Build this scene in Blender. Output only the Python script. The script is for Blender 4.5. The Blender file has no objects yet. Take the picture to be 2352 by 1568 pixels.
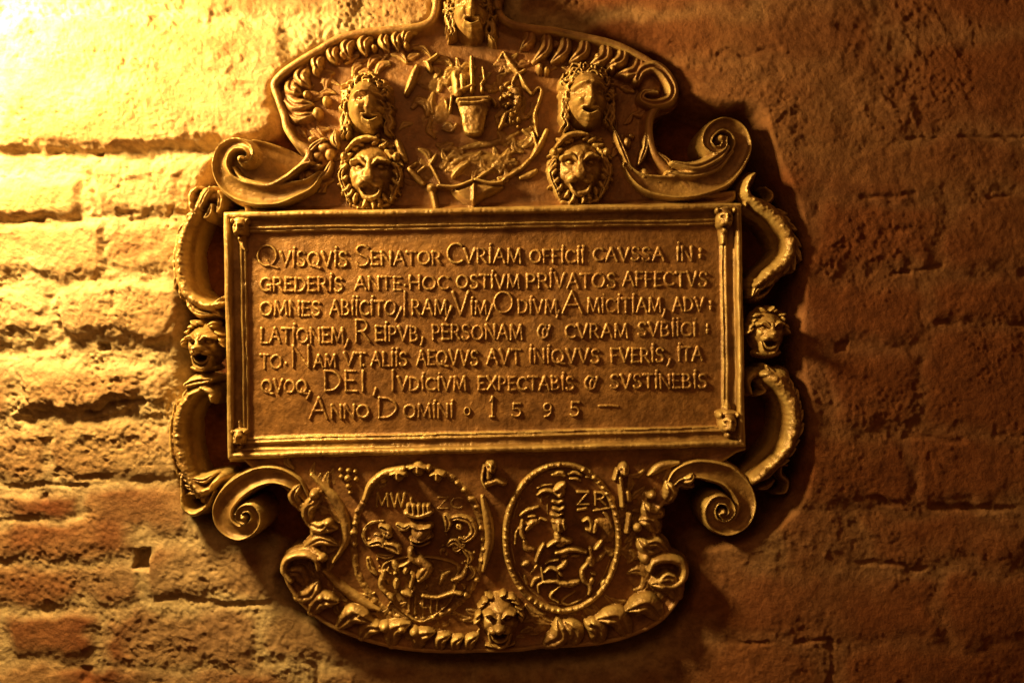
import bpy, math, random
import numpy as np

# ------------------------------------------------------------------ camera, light, exposure
SC = bpy.context.scene
COL = SC.collection
DIST = 2200.0                       # camera to wall, in millimetres
CAM_C = (1176.0, 784.0)             # tracing units: 1 unit = 1 mm on the wall, y downwards


def P(x, y, h=0.0):
    return ((x - CAM_C[0]) / 1000.0, -h / 1000.0, (CAM_C[1] - y) / 1000.0)


cam_d = bpy.data.cameras.new("camera")
cam_d.sensor_width = 36.0
cam_d.lens = 36.0 * DIST / 2352.0
cam_d.clip_end = 100.0
cam = bpy.data.objects.new("camera", cam_d)
cam.location = (0, -DIST / 1000.0, 0)
cam.rotation_euler = (math.radians(90), 0, 0)
COL.objects.link(cam)
SC.camera = cam

world = bpy.data.worlds.new("World")
SC.world = world
world.use_nodes = True
bg = world.node_tree.nodes["Background"]
bg.inputs[0].default_value = (1.0, 0.34, 0.10, 1)
bg.inputs[1].default_value = 0.095


def lamp(name, kind, pos, power, color, size):
    d = bpy.data.lights.new(name, kind)
    d.energy = power
    d.color = color
    if kind == "AREA":
        d.size = size
    else:
        d.shadow_soft_size = size
    o = bpy.data.objects.new(name, d)
    o.location = P(*pos)
    COL.objects.link(o)
    return o


lamp("wall_lamp", "POINT", (-130, -110, 490), 375.0, (1.0, 0.655, 0.205), 0.16)
lamp("hot_spot_fill", "POINT", (-150, -60, 230), 32.0, (1.0, 0.84, 0.46), 0.050)  # added helper light that makes the hot spot on the upper left wall
fill = lamp("bounce_fill_light", "AREA", (500, -500, 1900), 10.0, (1.0, 0.45, 0.12), 1.6)  # added fill standing in for bounce, lifts the shadows; no such lamp known
fill.rotation_euler = (math.radians(55), 0, math.radians(-17))

SC.view_settings.view_transform = "Standard"
SC.view_settings.look = "None"
SC.view_settings.exposure = 0.0
SC.view_settings.gamma = 1.0
SC.view_settings.use_curve_mapping = False

# ------------------------------------------------------------------ noise
NEG = -1000.0


def vnoise(X, Y, scale, seed):
    """smooth value noise in -1..1 at a given feature size"""
    rng = np.random.RandomState(seed)
    T = rng.rand(256, 256).astype(np.float32) * 2 - 1
    u = X / scale + 1000.37
    v = Y / scale + 1000.71
    i = np.floor(u).astype(np.int32)
    j = np.floor(v).astype(np.int32)
    fu = (u - i).astype(np.float32)
    fv = (v - j).astype(np.float32)
    fu = fu * fu * fu * (fu * (fu * 6 - 15) + 10)
    fv = fv * fv * fv * (fv * (fv * 6 - 15) + 10)
    i0, j0, i1, j1 = i & 255, j & 255, (i + 1) & 255, (j + 1) & 255
    a = T[j0, i0] * (1 - fu) + T[j0, i1] * fu
    b = T[j1, i0] * (1 - fu) + T[j1, i1] * fu
    return a * (1 - fv) + b * fv


def fbm(X, Y, scale, octv, seed, gain=0.5):
    s = 0
    a = 1.0
    for k in range(octv):
        c, sn = math.cos(0.6 * k), math.sin(0.6 * k)
        s = s + a * vnoise(X * c - Y * sn, X * sn + Y * c, scale, seed + 17 * k)
        a *= gain
        scale *= 0.5
    return s


def sstep(a, b, x):
    t = np.clip((x - a) / (b - a), 0, 1)
    return t * t * (3 - 2 * t)


def spline(pts, n=8, closed=False):
    """Catmull-Rom through the points (any number of columns)"""
    p = np.array(pts, dtype=np.float64)
    if len(p) < 3 and not closed:
        t = np.linspace(0, 1, n + 1)[:, None]
        return p[0] * (1 - t) + p[-1] * t
    if closed:
        q = np.vstack([p[-1], p, p[0], p[1]])
        m = len(p)
    else:
        q = np.vstack([2 * p[0] - p[1], p, 2 * p[-1] - p[-2]])
        m = len(p) - 1
    out = []
    for i in range(m):
        a, b, c, d = q[i], q[i + 1], q[i + 2], q[i + 3]
        for k in range(n):
            t = k / n
            out.append(0.5 * (2 * b + (c - a) * t + (2 * a - 5 * b + 4 * c - d) * t * t + (3 * b - a - 3 * c + d) * t ** 3))
    if not closed:
        out.append(p[-1])
    return np.array(out)


# ------------------------------------------------------------------ sculpting sheet
class Relief:
    """A patch of relief: heights above the wall on a fine grid; turned into one mesh."""

    def __init__(s, x0, y0, x1, y1, step=2.0):
        s.x0, s.y0, s.step = x0, y0, step
        s.xs = np.arange(x0, x1 + step, step, dtype=np.float32)
        s.ys = np.arange(y0, y1 + step, step, dtype=np.float32)
        s.X, s.Y = np.meshgrid(s.xs, s.ys)
        s.H = np.full(s.X.shape, NEG, dtype=np.float32)

    def win(s, x0, y0, x1, y1):
        i0 = max(0, int((x0 - s.x0) / s.step))
        i1 = min(len(s.xs), int((x1 - s.x0) / s.step) + 2)
        j0 = max(0, int((y0 - s.y0) / s.step))
        j1 = min(len(s.ys), int((y1 - s.y0) / s.step) + 2)
        return (slice(j0, max(j0, j1)), slice(i0, max(i0, i1)))

    def put(s, w, V, k=2.0, mode="max"):
        H = s.H[w]
        if mode == "max":
            d = np.clip(0.5 + 0.5 * (V - H) / k, 0, 1) if k > 0 else (V > H).astype(np.float32)
            R = H * (1 - d) + V * d + (k * d * (1 - d) if k > 0 else 0)
            s.H[w] = np.where((H < -500) | (V < -500), np.maximum(H, V), R)
        elif mode == "set":
            s.H[w] = np.where(V > -500, V, H)

    def dome(s, cx, cy, rx, ry, base, amp, rot=0.0, p=0.5, k=3.0):
        r = max(rx, ry) * 1.25 + 4
        w = s.win(cx - r, cy - r, cx + r, cy + r)
        X, Y = s.X[w] - cx, s.Y[w] - cy
        c, sn = math.cos(math.radians(rot)), math.sin(math.radians(rot))
        u, v = (X * c + Y * sn) / rx, (-X * sn + Y * c) / ry
        q = u * u + v * v
        V = np.where(q < 1, base + amp * np.power(np.clip(1 - q, 0, 1), p), base - (np.sqrt(q) - 1) * min(rx, ry) * 3.0)
        V = np.where(V < base - 14, NEG, V)
        s.put(w, V.astype(np.float32), k)

    def add(s, cx, cy, rx, ry, amp, rot=0.0):
        r = max(rx, ry) * 2.2
        w = s.win(cx - r, cy - r, cx + r, cy + r)
        X, Y = s.X[w] - cx, s.Y[w] - cy
        c, sn = math.cos(math.radians(rot)), math.sin(math.radians(rot))
        u, v = (X * c + Y * sn) / rx, (-X * sn + Y * c) / ry
        s.H[w] += np.where(s.H[w] > -500, amp * np.exp(-1.4 * (u * u + v * v)), 0).astype(np.float32)

    def stroke(s, pts, w=6.0, base=0.0, amp=8.0, prof="round", k=2.0, n=8, wid=None, hei=None, mode="max", closed=False, bases=None):
        """tube / ribbon / leaf along a curve; wid, hei, bases: values along it"""
        c = spline(pts, n, closed)
        if closed:
            c = np.vstack([c, c[0]])
        m = len(c)
        tt = np.linspace(0, 1, m)
        W = np.interp(tt, np.linspace(0, 1, len(wid)), wid) * (w if wid is not None else 1) if wid is not None else np.full(m, w)
        A = np.interp(tt, np.linspace(0, 1, len(hei)), hei) * amp if hei is not None else np.full(m, amp)
        B = np.interp(tt, np.linspace(0, 1, len(bases)), bases) if bases is not None else np.full(m, base)
        pad = float(W.max()) * 1.3 + 4
        ww = s.win(c[:, 0].min() - pad, c[:, 1].min() - pad, c[:, 0].max() + pad, c[:, 1].max() + pad)
        X, Y = s.X[ww], s.Y[ww]
        if X.size == 0:
            return
        best = np.full(X.shape, 1e9, np.float32)
        lat = np.zeros_like(best)
        par = np.zeros_like(best)
        for i in range(m - 1):
            x0, y0, x1, y1 = c[i][0], c[i][1], c[i + 1][0], c[i + 1][1]
            dx, dy = x1 - x0, y1 - y0
            L = dx * dx + dy * dy
            if L < 1e-9:
                continue
            px, py = X - x0, Y - y0
            t = np.clip((px * dx + py * dy) / L, 0, 1)
            ex, ey = px - t * dx, py - t * dy
            wd = np.maximum(W[i] * (1 - t) + W[i + 1] * t, 0.3)
            q = np.sqrt(ex * ex + ey * ey) / wd
            b = q < best
            best = np.where(b, q, best)
            sg = np.where(dx * py - dy * px < 0, -1.0, 1.0)
            lat = np.where(b, q * sg, lat)
            par = np.where(b, (i + t) / (m - 1), par)
        Aw = np.interp(par, tt, A)
        Bw = np.interp(par, tt, B)
        Ww = np.interp(par, tt, W)
        q = np.minimum(np.abs(lat), 1)
        if prof == "round":
            f = np.sqrt(1 - q * q)
        elif prof == "flat":
            f = 1 - q ** 6
        elif prof == "gutter":        # raised fillet on both edges of a hollow band
            f = np.where(q < 0.8, 0.50 + 0.50 * (q / 0.8) ** 3, np.sqrt(np.clip(1 - ((q - 0.8) / 0.2) ** 2, 0, 1)))
        elif prof == "leaf":
            f = np.sqrt(1 - q * q) * (1 - 0.26 * np.exp(-(q / 0.22) ** 2))
        elif prof == "ridge":
            f = 1 - q
        elif prof == "hollow":        # one raised edge only, falling across the band
            g = 0.5 + 0.5 * lat
            f = np.where(np.abs(lat) < 1, 0.25 + 0.75 * np.clip(g, 0, 1) ** 1.5, 0)
        V = Bw + Aw * f
        V = np.where(best >= 1, Bw - (best - 1) * Ww * 3.0, V)
        V = np.where(V < Bw - 14, NEG, V)
        s.put(ww, V.astype(np.float32), k, mode)

    def sdf(s, pts, n=6, closed=True, raw=False):
        c = np.array(pts, float) if raw else spline(pts, n, closed)
        m = len(c)
        D = np.full(s.X.shape, 1e9, np.float32)
        ins = np.zeros(s.X.shape, bool)
        for i in range(m):
            x0, y0 = c[i][0], c[i][1]
            x1, y1 = c[(i + 1) % m][0], c[(i + 1) % m][1]
            dx, dy = x1 - x0, y1 - y0
            L = dx * dx + dy * dy + 1e-9
            px, py = s.X - x0, s.Y - y0
            t = np.clip((px * dx + py * dy) / L, 0, 1)
            D = np.minimum(D, (px - t * dx) ** 2 + (py - t * dy) ** 2)
            if y0 != y1:
                cr = ((y0 > s.Y) != (y1 > s.Y)) & (s.X < dx * (s.Y - y0) / dy + x0)
                ins ^= cr
        D = np.sqrt(D)
        return np.where(ins, D, -D)

    def slab(s, pts, top, rim=0.0, rimw=16.0, edge=6.0, raw=False, k=0.0):
        """a plate with a rounded edge and, if rim, a raised border"""
        d = s.sdf(pts, raw=raw)
        e = np.clip(d / edge, 0, 1)
        V = top - 10 * (1 - np.sqrt(np.clip(1 - (1 - e) ** 2, 0, 1)))
        if rim:
            q = (d - rimw * 0.5) / (rimw * 0.5)
            V = V + np.where(np.abs(q) < 1, rim * np.sqrt(np.clip(1 - q * q, 0, 1)), 0)
        V = np.where(d < 0, top - 10 + d * 14, V)
        s.put((slice(None), slice(None)), V.astype(np.float32), k)
        return d

    def rough(s, amp, scale, octv, seed):
        s.H += np.where(s.H > -500, amp * fbm(s.X, s.Y, scale, octv, seed), 0).astype(np.float32)

    def mesh(s, name, mat, parent, low=-12.0, h0=60.0, label=None, attrs=None):
        s.H = np.nan_to_num(s.H, nan=NEG)
        up = s.H > low
        ny, nx = up.shape
        q = up[:-1, :-1] | up[1:, :-1] | up[:-1, 1:] | up[1:, 1:]
        used = np.zeros_like(up)
        used[:-1, :-1] |= q
        used[1:, :-1] |= q
        used[:-1, 1:] |= q
        used[1:, 1:] |= q
        idx = np.full(up.shape, -1, np.int64)
        idx[used] = np.arange(int(used.sum()))
        F = (DIST - h0) / DIST
        Hc = np.maximum(s.H, low)
        co = np.stack([(s.X[used] - CAM_C[0]) * F / 1000, -Hc[used] / 1000, (CAM_C[1] - s.Y[used]) * F / 1000], 1).astype(np.float32)
        a, b, c, d = idx[:-1, :-1][q], idx[1:, :-1][q], idx[1:, 1:][q], idx[:-1, 1:][q]
        faces = np.stack([a, b, c, d], 1).astype(np.int32)
        me = bpy.data.meshes.new(name)
        me.vertices.add(len(co))
        me.vertices.foreach_set("co", co.ravel())
        me.loops.add(faces.size)
        me.loops.foreach_set("vertex_index", faces.ravel())
        me.polygons.add(len(faces))
        me.polygons.foreach_set("loop_start", np.arange(0, faces.size, 4, dtype=np.int32))
        me.polygons.foreach_set("use_smooth", np.ones(len(faces), bool))
        if attrs is None:
            Hb = np.maximum(s.H, low + 4)
            n_ = max(2, int(7 / s.step))
            bl = Hb
            for ax in (0, 1):
                cs = np.cumsum(np.pad(bl, [(n_ + 1, n_) if a_ == ax else (0, 0) for a_ in (0, 1)], mode="edge"), axis=ax, dtype=np.float64)
                bl = (np.take(cs, range(2 * n_ + 1, cs.shape[ax]), ax) - np.take(cs, range(0, cs.shape[ax] - 2 * n_ - 1), ax)) / (2 * n_ + 1)
            attrs = {"wear": np.clip((Hb - bl - 0.3) / 3.5, 0, 1)}
        if attrs:
            for an, av in attrs.items():
                at = me.attributes.new(an, "FLOAT", "POINT")
                at.data.foreach_set("value", av[used].astype(np.float32))
        me.update(calc_edges=True)
        me.validate()
        me.materials.append(mat)
        o = bpy.data.objects.new(name, me)
        COL.objects.link(o)
        if parent is not None:
            o.parent = parent
        if label:
            o["label"] = label
        return o


# ------------------------------------------------------------------ materials
def nodes_of(name):
    m = bpy.data.materials.new(name)
    m.use_nodes = True
    nt = m.node_tree
    return m, nt, nt.nodes["Principled BSDF"]


def noise_node(nt, vec, scale, detail=6, rough=0.6):
    n = nt.nodes.new("ShaderNodeTexNoise")
    n.inputs["Scale"].default_value = scale
    n.inputs["Detail"].default_value = detail
    n.inputs["Roughness"].default_value = rough
    nt.links.new(vec, n.inputs["Vector"])
    return n


def ramp(nt, fac, stops):
    r = nt.nodes.new("ShaderNodeValToRGB")
    e = r.color_ramp.elements
    while len(e) < len(stops):
        e.new(0.5)
    for i, (p, c) in enumerate(stops):
        e[i].position = p
        e[i].color = (*c, 1)
    nt.links.new(fac, r.inputs[0])
    return r


def mixc(nt, fac, a, b, kind="MIX"):
    m = nt.nodes.new("ShaderNodeMix")
    m.data_type = "RGBA"
    m.blend_type = kind
    if isinstance(fac, float):
        m.inputs[0].default_value = fac
    else:
        nt.links.new(fac, m.inputs[0])
    for k, v in ((6, a), (7, b)):
        if isinstance(v, tuple):
            m.inputs[k].default_value = (*v, 1)
        else:
            nt.links.new(v, m.inputs[k])
    return m.outputs[2]


def bronze_material(name, dark, mid, lite, rough0):
    m, nt, b = nodes_of(name)
    g = nt.nodes.new("ShaderNodeNewGeometry").outputs["Position"]
    n1 = noise_node(nt, g, 5.0, 8, 0.62)
    n2 = noise_node(nt, g, 42.0, 6, 0.65)
    c1 = ramp(nt, n1.outputs[0], [(0.30, dark), (0.52, mid), (0.72, lite)])
    c2 = ramp(nt, n2.outputs[0], [(0.35, (0.55, 0.5, 0.45)), (0.65, (1.15, 1.1, 1.0))])
    col = mixc(nt, 0.85, c1.outputs[0], c2.outputs[0], "MULTIPLY")
    at = nt.nodes.new("ShaderNodeAttribute")
    at.attribute_name = "wear"
    n4 = noise_node(nt, g, 16.0, 5, 0.6)
    w1 = nt.nodes.new("ShaderNodeMath")
    w1.operation = "MULTIPLY"
    nt.links.new(at.outputs["Fac"], w1.inputs[0])
    nt.links.new(ramp(nt, n4.outputs[0], [(0.32, (0.1, 0.1, 0.1)), (0.6, (0.85, 0.85, 0.85))]).outputs[0], w1.inputs[1])
    col = mixc(nt, w1.outputs[0], col, (0.50, 0.345, 0.125))          # metal rubbed bare on the high edges
    n5 = noise_node(nt, g, 9.0, 9, 0.72)
    col = mixc(nt, ramp(nt, n5.outputs[0], [(0.52, (0, 0, 0)), (0.68, (0.7, 0.7, 0.7))]).outputs[0], col, (0.13, 0.062, 0.030))   # dark tarnish stains
    nt.links.new(col, b.inputs["Base Color"])
    r = nt.nodes.new("ShaderNodeMapRange")
    r.inputs["To Min"].default_value = rough0 - 0.14
    r.inputs["To Max"].default_value = rough0 + 0.16
    nt.links.new(n2.outputs[0], r.inputs["Value"])
    nt.links.new(r.outputs[0], b.inputs["Roughness"])
    b.inputs["Metallic"].default_value = 0.25
    n3 = noise_node(nt, g, 130.0, 7, 0.68)
    bp = nt.nodes.new("ShaderNodeBump")
    bp.inputs["Strength"].default_value = 0.5
    bp.inputs["Distance"].default_value = 0.004
    nt.links.new(n3.outputs[0], bp.inputs["Height"])
    nt.links.new(bp.outputs[0], b.inputs["Normal"])
    return m


M_BRONZE = bronze_material("aged_bronze", (0.15, 0.064, 0.024), (0.25, 0.122, 0.046), (0.33, 0.175, 0.066), 0.40)
M_GILT = bronze_material("worn_gilt_bronze", (0.18, 0.095, 0.033), (0.30, 0.178, 0.062), (0.40, 0.26, 0.092), 0.32)


M_PANEL = bronze_material("rubbed_bronze_panel", (0.16, 0.072, 0.025), (0.28, 0.140, 0.047), (0.36, 0.200, 0.070), 0.37)


def stone_material():
    m, nt, b = nodes_of("rubble_stone")
    g = nt.nodes.new("ShaderNodeNewGeometry").outputs["Position"]
    mp = nt.nodes.new("ShaderNodeMapping")
    mp.inputs["Scale"].default_value = (0.55, 1, 1.5)
    nt.links.new(g, mp.inputs["Vector"])
    n1 = noise_node(nt, mp.outputs[0], 4.5, 8, 0.62)
    n2 = noise_node(nt, g, 38.0, 7, 0.68)
    c1 = ramp(nt, n1.outputs[0], [(0.30, (0.22, 0.105, 0.045)), (0.48, (0.36, 0.235, 0.115)), (0.66, (0.46, 0.34, 0.19))])
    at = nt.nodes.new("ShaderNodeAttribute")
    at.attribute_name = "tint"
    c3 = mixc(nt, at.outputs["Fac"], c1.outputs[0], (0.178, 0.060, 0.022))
    at2 = nt.nodes.new("ShaderNodeAttribute")
    at2.attribute_name = "mortar"
    c4 = mixc(nt, at2.outputs["Fac"], c3, (0.44, 0.34, 0.20))
    c2 = ramp(nt, n2.outputs[0], [(0.33, (0.55, 0.48, 0.42)), (0.62, (1.15, 1.12, 1.05))])
    col = mixc(nt, 0.8, c4, c2.outputs[0], "MULTIPLY")
    nt.links.new(col, b.inputs["Base Color"])
    b.inputs["Roughness"].default_value = 0.9
    b.inputs["Specular IOR Level"].default_value = 0.2
    n3 = noise_node(nt, g, 95.0, 8, 0.75)
    bp = nt.nodes.new("ShaderNodeBump")
    bp.inputs["Strength"].default_value = 0.8
    bp.inputs["Distance"].default_value = 0.008
    nt.links.new(n3.outputs[0], bp.inputs["Height"])
    nt.links.new(bp.outputs[0], b.inputs["Normal"])
    return m


M_STONE = stone_material()

# ------------------------------------------------------------------ the rubble wall
def R_gap(R, X, Y):
    """distance outside the plaque's own outline"""
    return -R.sdf([(1000, -300), (1150, -300), (1160, 30), (1310, 66), (1470, 116), (1548, 180), (1562, 230), (1640, 258), (1720, 270), (1748, 340), (1770, 400), (1812, 500), (1824, 600), (1812, 800), (1836, 960), (1822, 1120), (1740, 1210), (1650, 1240),
                   (1590, 1260), (1590, 1330), (1540, 1440), (1400, 1500), (1100, 1520), (850, 1490), (640, 1360), (640, 1270), (500, 1240), (425, 1180), (404, 1000), (416, 560), (500, 350), (620, 290), (620, 190), (760, 80), (980, 40)], n=3)


def build_wall():
    R = Relief(-520, -470, 2872, 2040, 3.0)
    X, Y = R.X, R.Y
    wx = X + 26 * fbm(X, Y, 110, 3, 11) + 5 * fbm(X, Y, 22, 2, 12)
    wy = Y + 17 * fbm(X, Y, 110, 3, 13) + 4 * fbm(X, Y, 22, 2, 14)
    big = 9 * fbm(X, Y, 520, 2, 3)
    low = -4 + 3.5 * fbm(X, Y, 40, 3, 5, 0.6)                       # mortar bed
    H = low.copy()
    tint = np.zeros_like(X)
    mort = np.ones_like(X)
    # x0, y0, x1, y1, raise, lean (extra height at the foot), tint
    stones = [
        (-520, 48, 660, 335, 12, 10, 0.0),
        (-300, -260, 240, 30, 10, 8, 0), (250, -240, 830, 30, 6, 4, 0.1), (860, -240, 1000, 60, 4, 4, 0.3),
        (-340, 398, 205, 500, 12, 6, 0.0), (218, 368, 520, 486, 10, -8, 0.0),
        (-300, 516, 250, 640, 8, 4, 0.0), (262, 505, 470, 615, 5, 2, 0.1),
        (-250, 665, 130, 772, 7, 4, 0.1), (156, 655, 430, 770, 15, 2, 0.0),
        (-300, 840, 22, 960, 6, 2, 0.4), (32, 838, 395, 942, 13, 8, 0.0), 
        (-260, 985, 120, 1090, 8, 2, 0.2), (130, 968, 420, 1092, 9, 4, 0.0),
        (-300, 1120, 180, 1180, 5, 0, 0.7), (190, 1118, 440, 1225, 5, 2, 0.35),
        (-300, 1195, 300, 1290, 9, 2, 0.45), (352, 1252, 600, 1372, 10, 8, 0.3), (-300, 1300, 340, 1385, 4, 2, 0.4),
        (20, 1412, 230, 1520, 12, 4, 0.4), (250, 1400, 610, 1530, 8, 3, 0.2), (-300, 1530, 700, 1640, 8, 0, 0.4),
        (620, 1390, 1040, 1505, 6, 4, 0.1), (1095, 1522, 1285, 1640, 10, 0, 0.15), (730, 1520, 1080, 1660, 7, 0, 0.2),
        (1180, -200, 1700, 55, 8, 2, 0.6), (1725, -200, 1990, 92, 3, 6, 0.1), (2010, -200, 2480, 95, 6, 0, 0.6),
        (1340, 60, 2000, 165, 5, 4, 0.5), (1500, 155, 2060, 335, 10, 6, 0.35), (2050, 120, 2500, 318, 7, 8, 0.45),
        (1640, 330, 2040, 460, 7, 4, 0.4), (1960, 330, 2540, 456, 10, 8, 0.5),
        (1850, 470, 2120, 626, 9, 8, 0.5), (2130, 475, 2600, 625, 7, 6, 0.6),
        (1830, 640, 2090, 790, 7, 6, 0.5), (2100, 640, 2600, 742, 10, 10, 0.6),
        (2090, 765, 2640, 985, 5, 4, 0.7), (1870, 815, 2075, 985, 9, 6, 0.6),
        (1830, 1005, 2060, 1140, 7, 8, 0.5), (2070, 1000, 2640, 1138, 9, 10, 0.6),
        (1780, 1155, 1930, 1290, 4, 4, 0.7), (1940, 1165, 2300, 1285, 7, 6, 0.6), (2310, 1165, 2640, 1300, 5, 4, 0.6),
        (1640, 1300, 2120, 1440, 7, 6, 0.6), (2135, 1300, 2640, 1450, 6, 6, 0.7),
        (1560, 1452, 1870, 1640, 6, 2, 0.5), (1890, 1455, 2360, 1640, 8, 2, 0.6), (1300, 1515, 1550, 1640, 4, 2, 0.4),
        (620, 380, 1720, 1400, 0, 0, 0.2),
    ]
    for i, (x0, y0, x1, y1, up, lean, tn) in enumerate(stones):
        w = R.win(x0 - 50, y0 - 50, x1 + 50, y1 + 50)
        cx, cy, hx, hy = (x0 + x1) / 2, (y0 + y1) / 2, (x1 - x0) / 2, (y1 - y0) / 2
        rr = min(34, hy * 0.6)
        qx = np.abs(wx[w] - cx) - hx + rr
        qy = np.abs(wy[w] - cy) - hy + rr
        d = rr - np.sqrt(np.maximum(qx, 0) ** 2 + np.maximum(qy, 0) ** 2) - np.minimum(np.maximum(qx, qy), 0)
        soft = 13 + 9 * sstep(900, 1700, X[w])
        m = sstep(-soft, 10 + soft, d)
        v = (wy[w] - cy) / hy
        up = up * (1.35 if x1 < 700 and y1 < 1000 else 1.0)
        top = up + lean * 0.5 * v - 2.0 * v * v + 3.2 * fbm(X[w], Y[w], 130, 3, 40 + i)
        H[w] = H[w] * (1 - m) + np.maximum(top, H[w]) * m
        tint[w] = tint[w] * (1 - m) + tn * m
        mort[w] = mort[w] * (1 - m)
    # smeared mortar: rough patches that climb over the stones
    sm = sstep(0.05, 0.6, fbm(X, Y, 260, 3, 77))
    H = H * (1 - 0.55 * sm) + (1 + 5 * fbm(X, Y, 34, 3, 78, 0.6)) * 0.55 * sm
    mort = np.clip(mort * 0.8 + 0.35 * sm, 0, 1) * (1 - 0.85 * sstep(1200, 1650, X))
    tint = tint * (0.75 + 0.6 * sstep(1000, 1400, X)) + 0.30 * sstep(1200, 1650, X) + (0.40 + 0.3 * fbm(X, Y, 200, 3, 80)) * sstep(820, 1320, Y) * (1 - sstep(500, 1000, X))  # lower left stones darkened in colour where the lamp's light falls off
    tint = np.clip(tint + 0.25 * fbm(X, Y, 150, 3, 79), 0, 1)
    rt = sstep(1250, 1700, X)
    tint = tint * (1 - 0.85 * rt) + 0.85 * rt * (0.98 + 0.22 * fbm(X * 0.5, Y, 240, 4, 81))  # right side reddened and darkened in colour to deepen the lamp's falloff
    # open joints: (points, half width, depth)
    for pts, hw, dp in [
        ([(-200, 352), (60, 352), (140, 348), (230, 358)], 11, 15), ([(230, 356), (330, 352), (420, 344), (520, 346)], 13, 17),
        ([(208, 398), (216, 430), (224, 474)], 11, 14), ([(215, 492), (300, 497), (380, 486), (440, 488)], 7, 12),
        ([(-100, 508), (60, 506), (180, 506)], 8, 9), ([(200, 626), (250, 612), (290, 606)], 14, 9),
        ([(136, 690), (146, 730), (142, 790)], 8, 12), ([(-60, 800), (40, 806), (110, 802)], 15, 14),
        ([(40, 962), (160, 956), (250, 934), (330, 918)], 8, 17), ([(60, 970), (200, 966), (300, 950)], 7, 10),
        ([(180, 1096), (300, 1100), (420, 1092)], 8, 9), ([(0, 1116), (120, 1112), (200, 1116)], 6, 7),
        ([(360, 1382), (420, 1372), (500, 1380)], 7, 11), ([(500, 1388), (560, 1382), (625, 1378)], 8, 14),
        ([(100, 1398), (200, 1396)], 5, 6), ([(20, 1532), (120, 1536), (230, 1530)], 8, 10),
        ([(700, 1500), (730, 1540), (726, 1600)], 7, 12), ([(50, 38), (150, 36), (260, 40)], 7, 10),
        ([(780, 20), (830, 8), (870, 24)], 16, 12), ([(625, 250), (640, 280), (650, 315)], 16, 18), ([(478, 205), (498, 230), (504, 320)], 8, 7), ([(520, 200), (580, 196), (620, 204)], 6, 5),
        ([(1640, 142), (1690, 148), (1760, 144)], 7, 10), ([(1716, 60), (1722, 90)], 6, 9), ([(1900, 86), (1990, 92), (2060, 60)], 8, 8),
        ([(2050, 336), (2160, 330), (2300, 338)], 5, 11), ([(2230, 464), (2290, 458), (2345, 462)], 5, 15), ([(1950, 470), (2060, 462)], 6, 9),
        ([(2000, 546), (2060, 540), (2100, 544)], 8, 7), ([(2025, 632), (2070, 628), (2130, 622)], 4, 13), ([(2310, 632), (2370, 636)], 12, 16),
        ([(2120, 736), (2180, 748), (2260, 742), (2360, 744)], 6, 11), ([(2060, 800), (2084, 840), (2070, 880)], 9, 7),
        ([(2050, 992), (2160, 1000), (2360, 994)], 7, 8), ([(1945, 1136), (2030, 1142), (2130, 1148), (2230, 1146)], 8, 17),
        ([(2180, 1152), (2300, 1156), (2420, 1150)], 8, 12), ([(1915, 1272), (1990, 1278), (2090, 1286)], 6, 12), ([(1660, 1450), (1760, 1452), (1880, 1448)], 6, 11),
        ([(1880, 1450), (1884, 1520), (1870, 1570)], 7, 10), ([(1290, 1530), (1302, 1570)], 9, 16), ([(1085, 1520), (1090, 1570)], 7, 12),
    ]:
        c = spline(pts, 8)
        w = R.win(c[:, 0].min() - 45, c[:, 1].min() - 45, c[:, 0].max() + 45, c[:, 1].max() + 45)
        D = np.full(wx[w].shape, 1e9, np.float32)
        ux = X[w] + 5 * fbm(X[w], Y[w], 40, 2, 91)
        uy = Y[w] + 6 * fbm(X[w], Y[w], 40, 3, 92)
        for i in range(len(c) - 1):
            dx, dy = c[i + 1] - c[i]
            px, py = ux - c[i][0], uy - c[i][1]
            t = np.clip((px * dx + py * dy) / (dx * dx + dy * dy + 1e-9), 0, 1)
            D = np.minimum(D, np.hypot(px - t * dx, py - t * dy))
        f = (1 - sstep(hw * 0.2, hw * 1.5, D)) * sstep(-0.9, 0.3, fbm(X[w], Y[w], 60, 2, 97))
        H[w] -= dp * 0.85 * f
    # holes: a square putlog hole and a few pits
    for x0, y0, x1, y1, dp in [(310, 1258, 346, 1308, 60), (228, 788, 252, 806, 24), (1894, 784, 1918, 808, 16), (2036, 626, 2058, 636, 14), (96, 1134, 110, 1150, 14), (190, 1526, 214, 1560, 12)]:
        w = R.win(x0 - 30, y0 - 30, x1 + 30, y1 + 30)
        ux = X[w] + 3 * fbm(X[w], Y[w], 20, 2, 95)
        uy = Y[w] + 3 * fbm(X[w], Y[w], 20, 2, 96)
        d = np.minimum(np.minimum(ux - x0, x1 - ux), np.minimum(uy - y0, y1 - uy))
        H[w] -= dp * sstep(-3, 5, d)
    # grain: coarse tooling, granular mortar, pits
    gr = 0.55 + 0.75 * sstep(-0.5, 0.7, fbm(X, Y, 180, 3, 60)) + 0.3 * mort
    calm = 1 - 0.56 * sstep(1200, 1750, X) - 0.42 * sstep(850, 1250, Y) * (1 - sstep(900, 1400, X))
    H = H * calm
    gr = gr * calm
    H = H + big + gr * (1.9 * fbm(X, Y, 44, 4, 61, 0.6) + 1.5 * vnoise(X, Y, 8, 65) * (0.4 + 0.9 * sstep(-.3, .5, fbm(X, Y, 90, 2, 67))) + 1.3 * vnoise(X, Y, 5, 66)) + gr * (1 - sstep(500, 1100, X)) * (1 - 0.6 * sstep(900, 1200, Y)) * (2.2 * np.abs(vnoise(wx, wy, 13, 68)) + 1.6 * np.abs(vnoise(X + wy * .4, Y - wx * .4, 7, 69)) - 1.2)
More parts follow.
